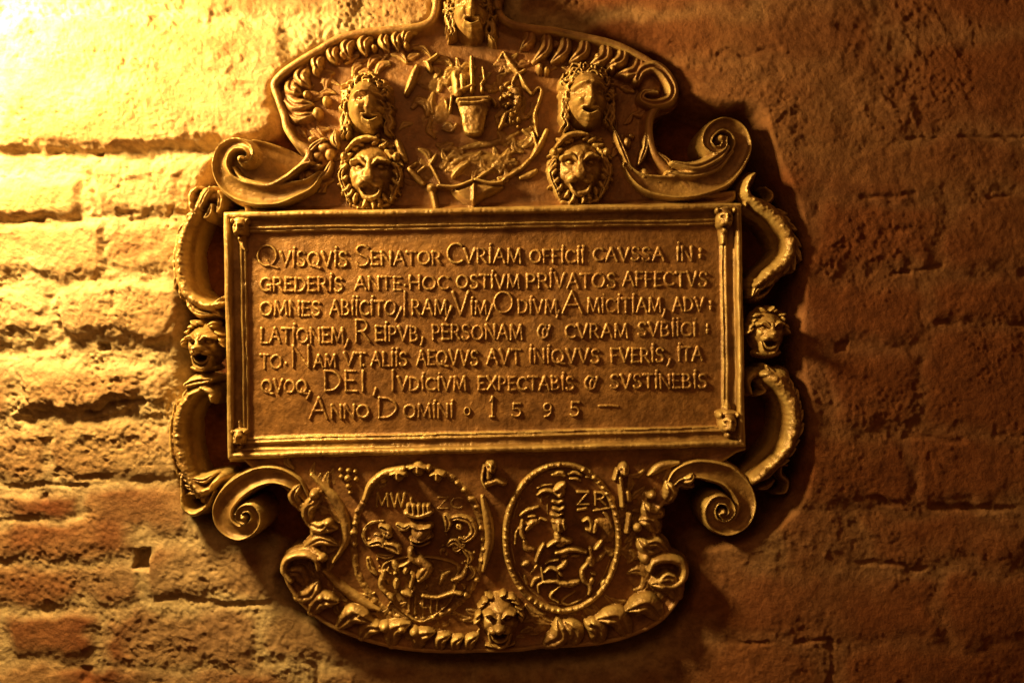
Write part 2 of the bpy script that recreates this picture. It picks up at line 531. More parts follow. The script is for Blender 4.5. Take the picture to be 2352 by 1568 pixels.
    pit = sstep(0.42, 0.95, fbm(X + 7 * vnoise(X, Y, 9, 73), Y + 7 * vnoise(X, Y, 9, 74), 24, 4, 70)) 
    H = H - 3.0 * pit * gr * (1 - 0.5 * sstep(1200, 1700, X))
    lump = sstep(0.15, 0.9, fbm(wx * 0.8 + Y * 0.3, wy * 0.9 - X * 0.3, 19, 3, 71)) * sstep(0.0, 0.5, fbm(X, Y, 120, 2, 72))
    H = H + 4.0 * lump * calm
    # the masonry comes forward on the right, where the plaque is let into it
    gap = R_gap(R, X, Y)
    out = sstep(-22, 12, gap)
    H = H + out * np.maximum(84 * sstep(1260, 1740, X - 0.06 * (Y - 300)), 34 * sstep(1180, 1500, Y) * sstep(380, 700, X))
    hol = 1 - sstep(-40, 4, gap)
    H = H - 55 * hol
    tint = np.maximum(tint, 1.0 - sstep(-34, -14, gap))          # shade of the openings painted into the stone colour behind the plaque
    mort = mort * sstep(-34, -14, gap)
    R.H = H.astype(np.float32)
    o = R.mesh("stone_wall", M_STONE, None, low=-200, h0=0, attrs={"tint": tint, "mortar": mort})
    o["label"] = "rough rubble stone wall with pitted mortar joints behind the carved plaque"
    o["category"] = "wall"
    return o


build_wall()

# ------------------------------------------------------------------ the plaque
plaque = bpy.data.objects.new("memorial_plaque", None)
plaque.location = (0, 0, 0)
plaque.empty_display_size = 0.2
COL.objects.link(plaque)
plaque["label"] = "cast bronze memorial plaque with Latin inscription, lion masks and scrolls, fixed on the wall"
plaque["category"] = "plaque"
rnd = random.Random(7)

FIELD_T = 40       # pediment field
FIELD_B = 58       # apron field

PED = [(994, -60), (993, 0), (990, 26), (978, 46), (941, 56), (885, 61), (829, 67), (773, 82), (728, 108), (680, 137), (638, 168),
       (621, 196), (632, 233), (645, 270), (652, 300), (676, 335), (700, 352), (690, 372), (655, 404), (618, 424), (578, 425), (552, 440), (560, 470), (600, 500),
       (900, 500), (1300, 490), (1640, 480), (1690, 440), (1650, 440), (1600, 432), (1560, 400), (1525, 370), (1505, 335), (1500, 290), (1512, 256),
       (1548, 236), (1553, 214), (1542, 184), (1513, 149), (1472, 121), (1424, 98), (1377, 84), (1319, 72), (1269, 62), (1205, 54), (1165, 40), (1150, 10), (1148, -60)]
R = Relief(530, -70, 1760, 510)
d = R.slab(PED, FIELD_T + 14)
# field sinks inside a rolled border
inn = sstep(14, 34, d)
R.H = np.where(R.H > -500, R.H - 18 * inn, R.H)
q = (d - 9) / 11
R.H += np.where((np.abs(q) < 1) & (R.H > -500), 13 * np.sqrt(np.clip(1 - q * q, 0, 1)), 0) * sstep(500, 470, R.Y)
R.rough(1.0, 34, 4, 101)
pediment = R.mesh("pediment", M_BRONZE, plaque, low=-85, h0=55)


def leaf_row(R, items, base):
    for it in items:
        x0, y0, x1, y1, w, bend, a = it
        mx, my = (x0 + x1) / 2 - (y1 - y0) * bend, (y0 + y1) / 2 + (x1 - x0) * bend
        R.stroke([(x0, y0), (mx, my), (x1, y1)], w * 1.25, base, a, "leaf", wid=[0.5, 0.9, 1.0, 0.75, 0.25], hei=[0.5, 0.9, 1.1, 1.2, 0.8])


def border_foliage(R, outline, base, n, seed, keep):
    """shallow acanthus sprays that run along inside the border"""
    c = spline(outline, 6, True)
    rng = random.Random(seed)
    for k in range(n):
        i = rng.randrange(2, len(c) - 3)
        tx, ty = c[i + 1] - c[i - 1]
        L = math.hypot(tx, ty) + 1e-6
        tx, ty = tx / L, ty / L
        nx, ny = -ty, tx                      # the outlines run clockwise on screen: this points inwards
        if rng.random() < .5:
            tx, ty = -tx, -ty
        o = rng.uniform(26, 92)
        x, y = c[i][0] + nx * o, c[i][1] + ny * o
        if not keep(x, y):
            continue
        l_ = rng.uniform(20, 40)
        cv = rng.uniform(.2, .8)
        R.stroke([(x, y), (x + tx * l_ * .6 + nx * l_ * .1, y + ty * l_ * .6 + ny * l_ * .1), (x + tx * l_ + nx * l_ * cv, y + ty * l_ + ny * l_ * cv)], rng.uniform(8, 13), base - 3, rng.uniform(8, 14), "leaf", n=4, k=4, wid=[.4, 1.1, .4])


R = Relief(600, 40, 1570, 440)
border_foliage(R, PED[::-1], FIELD_T - 4, 190, 71, lambda x, y: 650 < x < 1520 and 90 < y < 440 and abs(x - 1080) > 40)
# lobed leaves under the left shoulder of the border and the beads between them
leaf_row(R, [(965, 62, 925, 100, 12, .25, 24), (925, 66, 912, 110, 12, .2, 26), (885, 72, 890, 112, 12, .2, 26), (850, 76, 838, 122, 14, .22, 26),
             (812, 84, 800, 130, 14, .25, 26), (770, 98, 768, 140, 14, .2, 24), (735, 122, 730, 158, 14, .2, 24), (700, 148, 706, 196, 16, .3, 24),
             (668, 180, 690, 214, 16, .3, 26), (648, 214, 714, 238, 18, .22, 26), (650, 240, 722, 260, 14, .25, 22)], FIELD_T)
for x, y, r in [(786, 124, 8), (858, 108, 7), (932, 102, 7), (724, 160, 9), (727, 258, 12), (748, 230, 10), (702, 216, 9)]:
    R.dome(x, y, r, r * 1.25, FIELD_T + 2, 24)
# right shoulder
leaf_row(R, [(1215, 60, 1198, 108, 13, -.2, 22), (1255, 68, 1226, 140, 13, -.2, 24), (1300, 76, 1268, 140, 14, -.2, 26), (1345, 84, 1310, 140, 14, -.2, 28),
             (1392, 94, 1356, 150, 16, -.25, 30), (1432, 106, 1396, 152, 15, -.25, 32), (1472, 126, 1418, 172, 16, -.3, 34)], FIELD_T)
R.stroke([(1462, 186), (1474, 164), (1502, 156), (1528, 176), (1544, 208), (1534, 232), (1500, 240), (1474, 230), (1480, 214), (1508, 214)], 17, FIELD_T + 4, 34, "leaf",
         wid=[.7, 1, 1.1, 1.1, 1, .9, .8, .6, .5, .3])
R.dome(1496, 198, 26, 30, FIELD_T, 20)
for x, y, r in [(1372, 130, 8), (1240, 155, 10), (1255, 160, 8), (1440, 327, 11), (1480, 400, 13), (1406, 160, 9)]:
    R.dome(x, y, r, r * 1.2, FIELD_T + 2, 28)
# hanging foliage beside the scrolls
for p in [[(1484, 306), (1482, 340), (1468, 376)], [(1512, 352), (1536, 372), (1536, 396), (1512, 420)], [(1412, 300), (1430, 345), (1450, 392)],
          [(745, 318), (722, 334), (706, 352)], [(770, 300), (768, 322), (774, 336)], [(706, 362), (718, 384), (736, 380)], [(760, 372), (752, 392), (738, 408)],
          [(668, 396), (668, 414), (676, 430)], [(688, 384), (694, 402), (692, 416)]]:
    R.stroke(p, 9, FIELD_T, 28, "leaf", wid=[.5, 1, 1.1, .4])
for x, y, rx, ry, h in [(708, 404, 14, 17, 30), (742, 338, 20, 14, 26), (728, 356, 16, 14, 22), (756, 352, 13, 17, 24), (716, 318, 12, 8, 22), (762, 320, 8, 16, 22), (1450, 310, 10, 8, 18)]:
    R.dome(x, y, rx, ry, FIELD_T, h)
R.rough(0.8, 20, 3, 104)
keepH = R.H.copy()
for half in (R.X < 1085, R.X >= 1085):
    R.H = np.where(half, keepH, NEG)
    R.mesh("leaf_border", M_BRONZE, pediment, low=FIELD_T - 10, h0=60)


def volute(name, path, wid, h_lo, h_hi, eye, fill=None, seed=0, parent=None, extra=None):
    xs = [p[0] for p in path]
    ys = [p[1] for p in path]
    pad = 70
    R = Relief(min(xs) - pad, min(ys) - pad, max(xs) + pad, max(ys) + pad)
    if fill is not None:
        fill(R)
    n = len(path)
    hb = list(np.linspace(h_lo, h_hi, n))
    R.stroke(path, 1.0, 0, 24, "gutter", wid=wid, bases=hb, k=1.5, n=10)
    for e in (extra or []):
        R.stroke(*e[0], **e[1])
    R.dome(eye[0], eye[1], eye[2], eye[2], h_hi - 6, 30)
    R.rough(0.8, 22, 3, seed)
    return R.mesh(name, M_GILT, parent or plaque, low=-85, h0=90)


# upper left scroll, its hollow inner side showing
def bowl(R):
    d = R.sdf([(506, 400), (500, 368), (518, 336), (552, 318), (588, 314), (632, 326), (664, 340), (694, 362), (672, 388), (640, 412), (585, 420), (540, 415)])
    V = np.where(d > 0, 60 - 50 * sstep(560, 690, R.X - 0.5 * (R.Y - 370)) + 10 * sstep(16, 0, d), 40 + d * 12)
    R.put((slice(None), slice(None)), np.where(d < -6, NEG, V).astype(np.float32), 0)


volute("volute", [(730, 392), (706, 418), (672, 432), (632, 445), (590, 446), (548, 436), (518, 414), (506, 384), (512, 354), (534, 334), (562, 334), (578, 350), (574, 370), (560, 376)],
       [6, 14, 20, 25, 27, 26, 23, 20, 18, 15, 12, 9, 7, 5], 48, 96, (558, 368, 9), bowl, 111, None,
       [(([(710, 372), (690, 378), (655, 405), (617, 424), (580, 420), (552, 408), (534, 384)], 8, 66, 22), dict(wid=[.6, 1, 1.2, 1.2, .9, .6]))])
# upper right scroll
volute("volute", [(1440, 372), (1466, 402), (1504, 420), (1560, 426), (1612, 418), (1660, 400), (1694, 364), (1708, 330), (1694, 296), (1662, 284), (1634, 300), (1624, 326), (1640, 344), (1660, 338), (1664, 318)],
       [6, 14, 24, 30, 32, 31, 27, 23, 20, 17, 15, 12, 10, 8, 5], 46, 78, (1656, 317, 9), None, 112, None,
       [(([(1545, 372), (1600, 382), (1650, 360), (1672, 338)], 14, 70, 28, "leaf"), dict(wid=[.3, 1, 1, .5])),
        (([(1536, 392), (1590, 400), (1648, 384), (1684, 346)], 11, 66, 24, "leaf"), dict(wid=[.3, 1, 1, .5]))])

# ---- coat of arms in the pediment
arms = bpy.data.objects.new("coat_of_arms", None)
arms.parent = plaque
COL.objects.link(arms)
T = FIELD_T - 4
R = Relief(980, 400, 1170, 490)            # spread shield foot
d = R.sdf([(1000, 424), (1044, 428), (1090, 414), (1150, 424), (1146, 436), (1108, 456), (1082, 474), (1050, 456), (1030, 436)])
R.put((slice(None), slice(None)), np.where(d > 0, T + 10 + np.minimum(d, 12) * 1.2 + 8 * np.exp(-((R.X - 1088) / 4) ** 2), np.where(d > -8, T + 10 + d * 5, NEG)).astype(np.float32), 0)
R.stroke([(1006, 426), (1046, 428), (1086, 414)], 5, T + 10, 20)
R.stroke([(1092, 412), (1126, 420), (1152, 418)], 5, T + 10, 20)
R.dome(990, 430, 14, 12, T, 26)
R.stroke([(990, 432), (996, 456), (1000, 476)], 9, T, 20)
R.dome(1082, 480, 22, 8, T, 22)
R.mesh("shield", M_GILT, arms, low=T - 8, h0=60)
R = Relief(1020, 110, 1200, 320)           # bucket shaped crest with a castle above it
d = R.sdf([(1055, 234), (1120, 230), (1116, 262), (1106, 300), (1084, 308), (1066, 300), (1060, 268)])
R.put((slice(None), slice(None)), np.where(d > 0, T + 8 + 26 * np.sqrt(np.clip(1 - ((R.X - 1086) / 36) ** 2, 0, 1)), np.where(d > -8, T + 8 + d * 5, NEG)).astype(np.float32), 0)
R.stroke([(1052, 228), (1086, 226), (1122, 224)], 5, T + 22, 18)
R.stroke([(1058, 236), (1088, 236), (1118, 232)], 4, T + 30, 12)
for x0, y0, x1, y1, w in [(1045, 165, 1050, 210, 12), (1060, 170, 1062, 200, 10), (1082, 126, 1083, 190, 6), (1108, 150, 1112, 178, 4), (1112, 178, 1104, 190, 4), (1052, 205, 1086, 190, 6),
                          (1083, 196, 1082, 204, 5), (1106, 196, 1106, 204, 5), (1036, 216, 1032, 250, 4), (1020, 220, 1026, 240, 5), (1130, 224, 1138, 236, 5)]:
    R.stroke([(x0, y0), (x1, y1)], w, T, 24, "round", n=4)
R.rough(1.4, 12, 3, 121)
R.mesh("crest", M_GILT, arms, low=T - 8, h0=70)
R = Relief(900, 100, 1290, 440)            # ribbons, banners and mantling round the arms
for pts, w, a in [([(957, 150), (946, 178), (931, 212)], 11, 30), ([(1004, 122), (988, 134), (976, 140)], 7, 26), ([(980, 140), (988, 158)], 8, 28),
                  ([(911, 322), (918, 344), (930, 366)], 11, 28), ([(938, 386), (954, 404), (972, 420)], 10, 24), ([(936, 384), (956, 372)], 6, 22), ([(960, 392), (974, 380)], 6, 20),
                  ([(986, 374), (1000, 398), (1012, 424)], 5, 20), ([(1000, 352), (988, 372)], 6, 18), ([(1040, 402), (1056, 384), (1074, 372)], 9, 24), ([(1086, 414), (1112, 396), (1130, 384)], 5, 18),
                  ([(1040, 370), (1076, 354), (1140, 360), (1180, 344)], 9, 12), ([(1050, 340), (1090, 330), (1150, 320), (1190, 300)], 9, 10),
                  ([(1160, 122), (1176, 146), (1196, 170)], 9, 18), ([(1194, 170), (1208, 196), (1222, 212)], 7, 26), ([(1176, 188), (1186, 170), (1206, 156)], 5, 22),
                  ([(1222, 212), (1236, 198), (1244, 204), (1238, 230), (1228, 262), (1232, 296), (1236, 310)], 5, 22), ([(1224, 300), (1232, 330), (1226, 342)], 4, 20),
                  ([(1256, 296), (1240, 330), (1222, 358)], 9, 22), ([(1222, 358), (1196, 384), (1164, 404), (1148, 418)], 7, 18), ([(1196, 404), (1216, 398), (1232, 388)], 9, 14),
                  ([(1172, 200), (1184, 206), (1188, 232), (1180, 252)], 13, 28), ([(1180, 250), (1162, 258), (1152, 282), (1146, 292)], 8, 26), ([(1170, 262), (1172, 280)], 5, 22),
                  ([(1160, 192), (1170, 184)], 5, 20), ([(1148, 128), (1156, 116), (1162, 124)], 5, 18)]:
    R.stroke(pts, w, T - 3, a * .85, "round", wid=[.7, 1, 1, .6])
for x, y, rx, ry, a in [(1060, 186, 40, 42, 11), (1178, 232, 34, 66, 11), (1100, 372, 116, 34, 9), (988, 180, 46, 30, 8), (960, 390, 40, 34, 9), (1000, 260, 44, 60, 6)]:
    R.dome(x, y, rx, ry, T - 4, a, p=.8, k=5)
for k in range(70):                          # shallow curling foliage that fills the field
    a, q_ = rnd.uniform(0, 6.28), rnd.uniform(.25, 1.0) ** .5
    x, y = 1092 + 150 * q_ * math.cos(a), 268 + 150 * q_ * math.sin(a)
    t_, l_, cv = rnd.uniform(0, 6.28), rnd.uniform(12, 26), rnd.choice((-1, 1)) * rnd.uniform(.3, .9)
    R.stroke([(x, y), (x + l_ * math.cos(t_), y + l_ * math.sin(t_)), (x + l_ * (math.cos(t_) + math.cos(t_ + cv * 1.6)), y + l_ * (math.sin(t_) + math.sin(t_ + cv * 1.6)))], rnd.uniform(8, 13), T - 2, rnd.uniform(6, 11), "leaf", n=4, k=4, wid=[.5, 1, .4])
for k in range(26):
    x, y = rnd.uniform(1150, 1196), rnd.uniform(196, 290)
    R.dome(x, y, rnd.uniform(3, 6), rnd.uniform(3, 6), T, rnd.uniform(14, 34))
R.rough(1.2, 12, 3, 122)
R.mesh("mantling", M_GILT, arms, low=T - 8, h0=60)


# ---- faces
def hair_strands(R, rng, cx, cy, rx, ry, a0, a1, n, ln, w, base, amp, wave=0.5, drop=0.0):
    for i in range(n):
        a = math.radians(a0 + (a1 - a0) * (i + rng.uniform(-.3, .3)) / max(1, n - 1))
        r = rng.uniform(0.78, 1.0)
        x, y = cx + rx * r * math.cos(a), cy + ry * r * math.sin(a)
        ta = a + rng.choice((-1, 1)) * rng.uniform(0.4, 1.4)
        pts = [(x, y)]
        for s_ in range(3):
            ta += rng.uniform(-wave, wave) * 2
            x += ln / 3 * math.cos(ta)
            y += ln / 3 * math.sin(ta) + drop * ln / 3
            pts.append((x, y))
        hb = base * (0.75 + 0.25 * rng.random())
        R.stroke(pts, w * rng.uniform(.7, 1.2), hb, amp * rng.uniform(.7, 1.2), "round", n=5, wid=[.6, 1, .9, .3])


def human_head(name, cx, cy, s, base, amp, seed, yaw=0.0, grin=True, label=None, wreath=False):
    rng = random.Random(seed)
    R = Relief(cx - 2.2 * s, cy - 2.2 * s, cx + 2.2 * s, cy + 2.4 * s, 1.6)
    R.dome(cx, cy, s * 1.0, s * 1.30, base, amp, p=0.9)
    fx = cx + yaw * s
    t = base + amp
    R.add(fx, cy - .45 * s, .8 * s, .35 * s, .10 * amp)                    # forehead
    for sx in (-1, 1):
        R.add(fx + sx * .40 * s, cy - .02 * s, .26 * s, .17 * s, -.22 * amp)     # sockets
        R.add(fx + sx * .40 * s, cy - .03 * s, .12 * s, .08 * s, .13 * amp)      # eyes
        R.add(fx + sx * .42 * s, cy - .24 * s, .34 * s, .09 * s, .14 * amp, sx * 10)   # brows
        R.add(fx + sx * .46 * s, cy + .36 * s, .26 * s, .22 * s, .13 * amp)      # cheeks
        R.add(fx + sx * .13 * s, cy + .40 * s, .09 * s, .09 * s, .10 * amp)      # nostrils
    R.stroke([(fx, cy - .18 * s), (fx, cy + .14 * s), (fx, cy + .42 * s)], .15 * s, t - .06 * amp, .20 * amp, "round", wid=[.6, .9, 1.25], hei=[.3, .8, 1.5], k=3)
    R.add(fx, cy + .74 * s, .30 * s, .08 * s, -.10 * amp)                  # mouth
    R.stroke([(fx - .32 * s, cy + .62 * s), (fx, cy + .60 * s), (fx + .32 * s, cy + .62 * s)], .06 * s, t - .22 * amp, .14 * amp, k=2)
    R.stroke([(fx - .30 * s, cy + .78 * s), (fx, cy + .90 * s), (fx + .32 * s, cy + .76 * s)], .075 * s, t - .34 * amp, .2 * amp, k=2)
    R.add(fx, cy + 1.12 * s, .28 * s, .2 * s, .16 * amp)                    # chin
    R.rough(1.5, 11, 4, seed)
    head = R.mesh(name, M_GILT, plaque, low=base - 10, h0=100, label=label)
    R = Relief(cx - 2.2 * s, cy - 2.2 * s, cx + 2.2 * s, cy + 2.4 * s, 1.6)
    R.dome(cx, cy - .30 * s, 1.16 * s, 1.16 * s, base, .46 * amp, p=.6)
    m_ = (R.Y > cy + .30 * s + 0.08 * s * vnoise(R.X, R.Y, 9, seed)) | (((R.X - fx) / (.68 * s)) ** 2 + ((R.Y - cy - .1 * s) / (.80 * s)) ** 2 < 1)
    R.H[m_] = NEG
    for k in range(60):                       # short tousled curls over the skull
        a = rng.uniform(math.radians(165), math.radians(375))
        q_ = rng.uniform(.62, 1.08)
        x, y = cx + s * q_ * math.cos(a), cy - .12 * s + 1.1 * s * q_ * math.sin(a)
        hb = base + amp * (.62 - .42 * (q_ - .5) / .6)
        t_ = rng.uniform(0, 6.28)
        l_ = s * rng.uniform(.12, .24)
        R.stroke([(x - l_ * math.cos(t_), y - l_ * math.sin(t_)), (x + .12 * s * math.sin(t_), y - .12 * s * math.cos(t_)), (x + l_ * math.cos(t_), y + l_ * math.sin(t_))], .085 * s, hb - .08 * amp, .2 * amp, "round", n=4, wid=[.6, 1, .5])
    for sx in (-1, 1):
        for k in range(8):
            x = cx + sx * s * rng.uniform(.68, 1.02)
            y = cy + s * rng.uniform(-.1, .6)
            R.stroke([(x, y), (x + sx * s * .1, y + .3 * s), (x - sx * s * .02, y + .6 * s), (x + sx * .12 * s, y + .8 * s)], .10 * s, base + .1 * amp, .30 * amp, wid=[.8, 1, .9, .3])
    if wreath:
        for k in range(13):
            a = math.radians(190 + k * 13)
            x, y = cx + s * .95 * math.cos(a), cy - .22 * s + s * 1.02 * math.sin(a)
            R.stroke([(x, y), (x + .3 * s * math.cos(a + 1.2), y + .3 * s * math.sin(a + 1.2))], .15 * s, base + .5 * amp, .4 * amp, "leaf", n=6, wid=[.4, 1, .3])
    R.rough(0.8, 7, 2, seed + 1)
    R.mesh("hair", M_GILT, head, low=base - 10, h0=100)
    return head


human_head("grotesque_head", 836, 232, 54, FIELD_T - 4, 92, 201, .26, label="curly haired grotesque head, half in shade")
human_head("grotesque_head", 1352, 214, 58, FIELD_T - 4, 100, 202, .04, label="grotesque head with long side locks beside the shell curl")
human_head("grotesque_head", 1080, 16, 52, FIELD_T + 4, 96, 203, .08, label="laughing head crowning the top edge")


def lion_mask(name, cx, cy, s, base, amp, seed, label=None, crown=True, mat=None, mouth=.36):
    rng = random.Random(seed)
    mat = mat or M_GILT
    R = Relief(cx - 2 * s, cy - 2 * s, cx + 2 * s, cy + 2.2 * s, 1.6)
    R.dome(cx, cy, s, s * 1.22, base, amp * .72, p=0.8)
    t = base + amp * .72
    R.add(cx, cy - .5 * s, .6 * s, .3 * s, .12 * amp)
    for sx in (-1, 1):
        R.add(cx + sx * .40 * s, cy - .16 * s, .24 * s, .15 * s, -.22 * amp)
        R.dome(cx + sx * .38 * s, cy - .16 * s, .13 * s, .09 * s, t - .24 * amp, .16 * amp)
        R.stroke([(cx + sx * .12 * s, cy - .20 * s), (cx + sx * .36 * s, cy - .40 * s), (cx + sx * .66 * s, cy - .34 * s)], .11 * s, t - .12 * amp, .26 * amp, wid=[.6, 1.2, .6])
        R.dome(cx + sx * .24 * s, cy + .42 * s, .30 * s, .22 * s, t - .22 * amp, .32 * amp, sx * 20)
        R.add(cx + sx * .62 * s, cy + .22 * s, .2 * s, .3 * s, .08 * amp)
    R.stroke([(cx, cy - .30 * s), (cx, cy), (cx, cy + .28 * s)], .2 * s, t - .12 * amp, .34 * amp, "flat", wid=[.55, .75, 1.15], hei=[.7, .9, 1.35], k=4)
    R.dome(cx, cy + .28 * s, .24 * s, .14 * s, t - .05 * amp, .36 * amp)
    R.add(cx, cy + .70 * s, .36 * s, .14 * s, -mouth * amp)
    R.stroke([(cx - .40 * s, cy + .60 * s), (cx - .22 * s, cy + .92 * s), (cx + .05 * s, cy + 1.0 * s), (cx + .3 * s, cy + .88 * s), (cx + .42 * s, cy + .6 * s)], .10 * s, t - .4 * amp, .28 * amp,
             wid=[.6, 1.1, 1.3, 1.1, .6])
    if not crown:
        R.dome(cx, cy + .22 * s, .30 * s, .22 * s, t - .02 * amp, .46 * amp)
        R.stroke([(cx - .5 * s, cy + .66 * s), (cx - .34 * s, cy + 1.12 * s), (cx, cy + 1.28 * s), (cx + .34 * s, cy + 1.12 * s), (cx + .5 * s, cy + .66 * s)], .15 * s, base + .12 * amp, .44 * amp, wid=[.6, 1.1, 1.3, 1.1, .6])
    R.rough(1.3, 10, 4, seed)
    o = R.mesh(name, mat, plaque, low=base - 10, h0=95, label=label)
    R = Relief(cx - 2 * s, cy - 2 * s, cx + 2 * s, cy + 2.2 * s, 1.6)
    R.dome(cx, cy, (1.18 if crown else 1.1) * s, (1.34 if crown else 1.26) * s, base, .34 * amp, p=.5)
    if not crown:
        R.H[R.Y > cy + .15 * s] = NEG
    for ring_, q_, n_ in ((0, .90, 21), (1, 1.03, 26)) if crown else ((0, .92, 20),):
        for k in range(n_):
            a = 2 * math.pi * (k + rng.uniform(-.3, .3)) / n_
            sd = 1 if math.cos(a) > 0 else -1
            if not crown and math.sin(a) > .25:
                continue
            a2 = math.atan2(math.sin(a) * .5 + .75, math.cos(a) * .6 + .15 * sd) if math.sin(a) > -.75 else a + sd * rng.uniform(.6, 1.2)
            b = a2 + rng.uniform(-.6, .6)
            x, y = cx + s * q_ * math.cos(a), cy + 1.16 * s * q_ * math.sin(a)
            l_ = s * rng.uniform(.10, .19)
            R.stroke([(x, y), (x + l_ * math.cos(a2), y + l_ * math.sin(a2)), (x + l_ * math.cos(a2) + l_ * math.cos(b), y + l_ * math.sin(a2) + l_ * math.sin(b))], .115 * s, base + (.22 - .16 * ring_) * amp, .26 * amp, "round", n=5, wid=[.7, 1.1, .4])
    if crown:
        R.stroke([(cx - .86 * s, cy - .78 * s), (cx - .5 * s, cy - 1.12 * s), (cx - .1 * s, cy - 1.24 * s), (cx + .3 * s, cy - 1.2 * s)], .13 * s, base + .26 * amp, .36 * amp, wid=[.5, 1.1, 1.1, .5])
    for sx in (-1, 1) if crown else ():
        R.stroke([(cx + sx * .92 * s, cy - .25 * s), (cx + sx * 1.10 * s, cy + .1 * s), (cx + sx * 1.02 * s, cy + .5 * s), (cx + sx * .86 * s, cy + .86 * s), (cx + sx * .78 * s, cy + 1.12 * s)], .13 * s, base, .5 * amp, "leaf", wid=[.7, 1.2, 1, 1, .4])
        R.dome(cx + sx * .98 * s, cy - .56 * s, .16 * s, .2 * s, base + .1 * amp, .5 * amp)
    R.stroke([(cx - .64 * s, cy + 1.26 * s), (cx, cy + 1.38 * s), (cx + .64 * s, cy + 1.22 * s)], .11 * s, base, .3 * amp)
    R.rough(0.8, 8, 2, seed + 1)
    R.mesh("mane", mat, o, low=base - 10, h0=90)
    return o


lion_mask("lion_mask", 845, 388, 62, FIELD_T - 6, 66, 301, "lion mask with curled mane under the curly haired head", mouth=.12)
lion_mask("lion_mask", 1334, 378, 62, FIELD_T - 6, 66, 302, "lion mask with curled mane under the head with side locks", mouth=.12)
lion_mask("lion_mask", 1147, 1424, 50, FIELD_B - 10, 84, 303, "lion mask at the foot of the apron", crown=False)
lion_mask("lion_mask", 452, 790, 44, 22, 86, 304, "roaring lion mask beside the brightly lit stones", crown=False)
lion_mask("lion_mask", 1772, 758, 42, 48, 70, 305, "roaring lion mask on the dark side", crown=False)

# ---- inscription panel with its moulded frame
TL, TR, BR, BL = (514, 487), (1702, 467), (1712, 1026), (524, 1054)
R = Relief(500, 455, 1726, 1066)


def edge_d(a, b):
    """distance inside the edge a->b (clockwise outline, y down)"""
    dx, dy = b[0] - a[0], b[1] - a[1]
    L = math.hypot(dx, dy)
    return (dx * (R.Y - a[1]) - dy * (R.X - a[0])) / L


wob = 1.3 * fbm(R.X, R.Y, 130, 3, 401)
dins = np.minimum(np.minimum(edge_d(TL, TR), edge_d(TR, BR)), np.minimum(edge_d(BR, BL), edge_d(BL, TL))) + wob
P_TOP = 50
prof_x = [-30, -4, 0, 2, 6, 12, 15, 17, 20, 30, 33, 35, 39, 41, 44, 48, 50, 60, 4000]
prof_h = [-40, 40, 66, 74, 78, 78, 74, 64, 60, 58, 58, 63, 63, 57, 59, 58, 51, 50, 50]
frame_h = np.interp(dins, prof_x, prof_h)
R.H = np.where(dins > -14, frame_h, NEG).astype(np.float32)
keepH = R.H.copy()
# the panel itself
inside = dins > 44
R.H = np.where(inside, keepH, NEG)
R.rough(1.0, 60, 4, 402)
R.H += np.where(R.H > -500, 0.5 * vnoise(R.X, R.Y * 0.5, 24, 403) + 0.28 * vnoise(R.X, R.Y, 6, 404), 0)
panel_sheet = R.H.copy()
panel = R.mesh("inscription_panel", M_PANEL, plaque, low=30, h0=60)
R.H = np.where(dins < 47, keepH, NEG)
R.rough(0.9, 30, 3, 405)
R.H = np.where(R.H > -500, R.H + 0.8 * vnoise(R.X * .1, R.Y, 6, 406) * (np.abs(R.Y - 760) > 236) * 0.7 + 0.6 * vnoise(R.X, R.Y * .1, 6, 407), R.H)
R.H = np.where(dins < 47, R.H, NEG)
R.mesh("frame_moulding", M_GILT, panel, low=-85, h0=66)

for i, (cx, cy, s) in enumerate([(548, 522, 20), (1668, 500, 23), (546, 1006, 17), (1676, 972, 23)]):
    R = Relief(cx - 2.6 * s, cy - 2.6 * s, cx + 2.6 * s, cy + 2.6 * s, 1.5)
    b, a = 54, 40
    R.dome(cx, cy, s * .95, s * 1.2, b, a)
    R.dome(cx, cy - .9 * s, s * 1.1, s * .5, b, a * .7)
    for sx in (-1, 1):
        R.dome(cx + sx * .85 * s, cy - .8 * s, .3 * s, .4 * s, b, a * .8)
        R.add(cx + sx * .36 * s, cy - .1 * s, .22 * s, .16 * s, -10)
        R.dome(cx + sx * .3 * s, cy + .55 * s, .34 * s, .3 * s, b + .5 * a, .5 * a)
    R.stroke([(cx, cy - .3 * s), (cx, cy + .4 * s)], .28 * s, b + .8 * a, .34 * a, wid=[.6, 1.2], n=6)
    R.add(cx, cy + .85 * s, .4 * s, .14 * s, -12)
    R.dome(cx, cy + 1.2 * s, .4 * s, .36 * s, b, .6 * a)
    R.stroke([(cx, cy + 1.0 * s), (cx + (4 if cx < 1000 else -2), cy + 2.0 * s), (cx + (10 if cx < 1000 else -4), cy + 2.5 * s)] if i < 2 else [(cx, cy - 1.0 * s), (cx, cy - 1.6 * s), (cx - 2, cy - 2.2 * s)], .5 * s, b - 6, 22, wid=[1.2, .8, .4])
    R.rough(0.8, 7, 2, 410 + i)
    R.mesh("corner_mask", M_GILT, panel, low=b - 24, h0=84)


# ---- raised lettering
def arc(cx, cy, rx, ry, a0, a1, n=10):
    return [(cx + rx * math.cos(math.radians(a0 + (a1 - a0) * i / n)), cy + ry * math.sin(math.radians(a0 + (a1 - a0) * i / n))) for i in range(n + 1)]


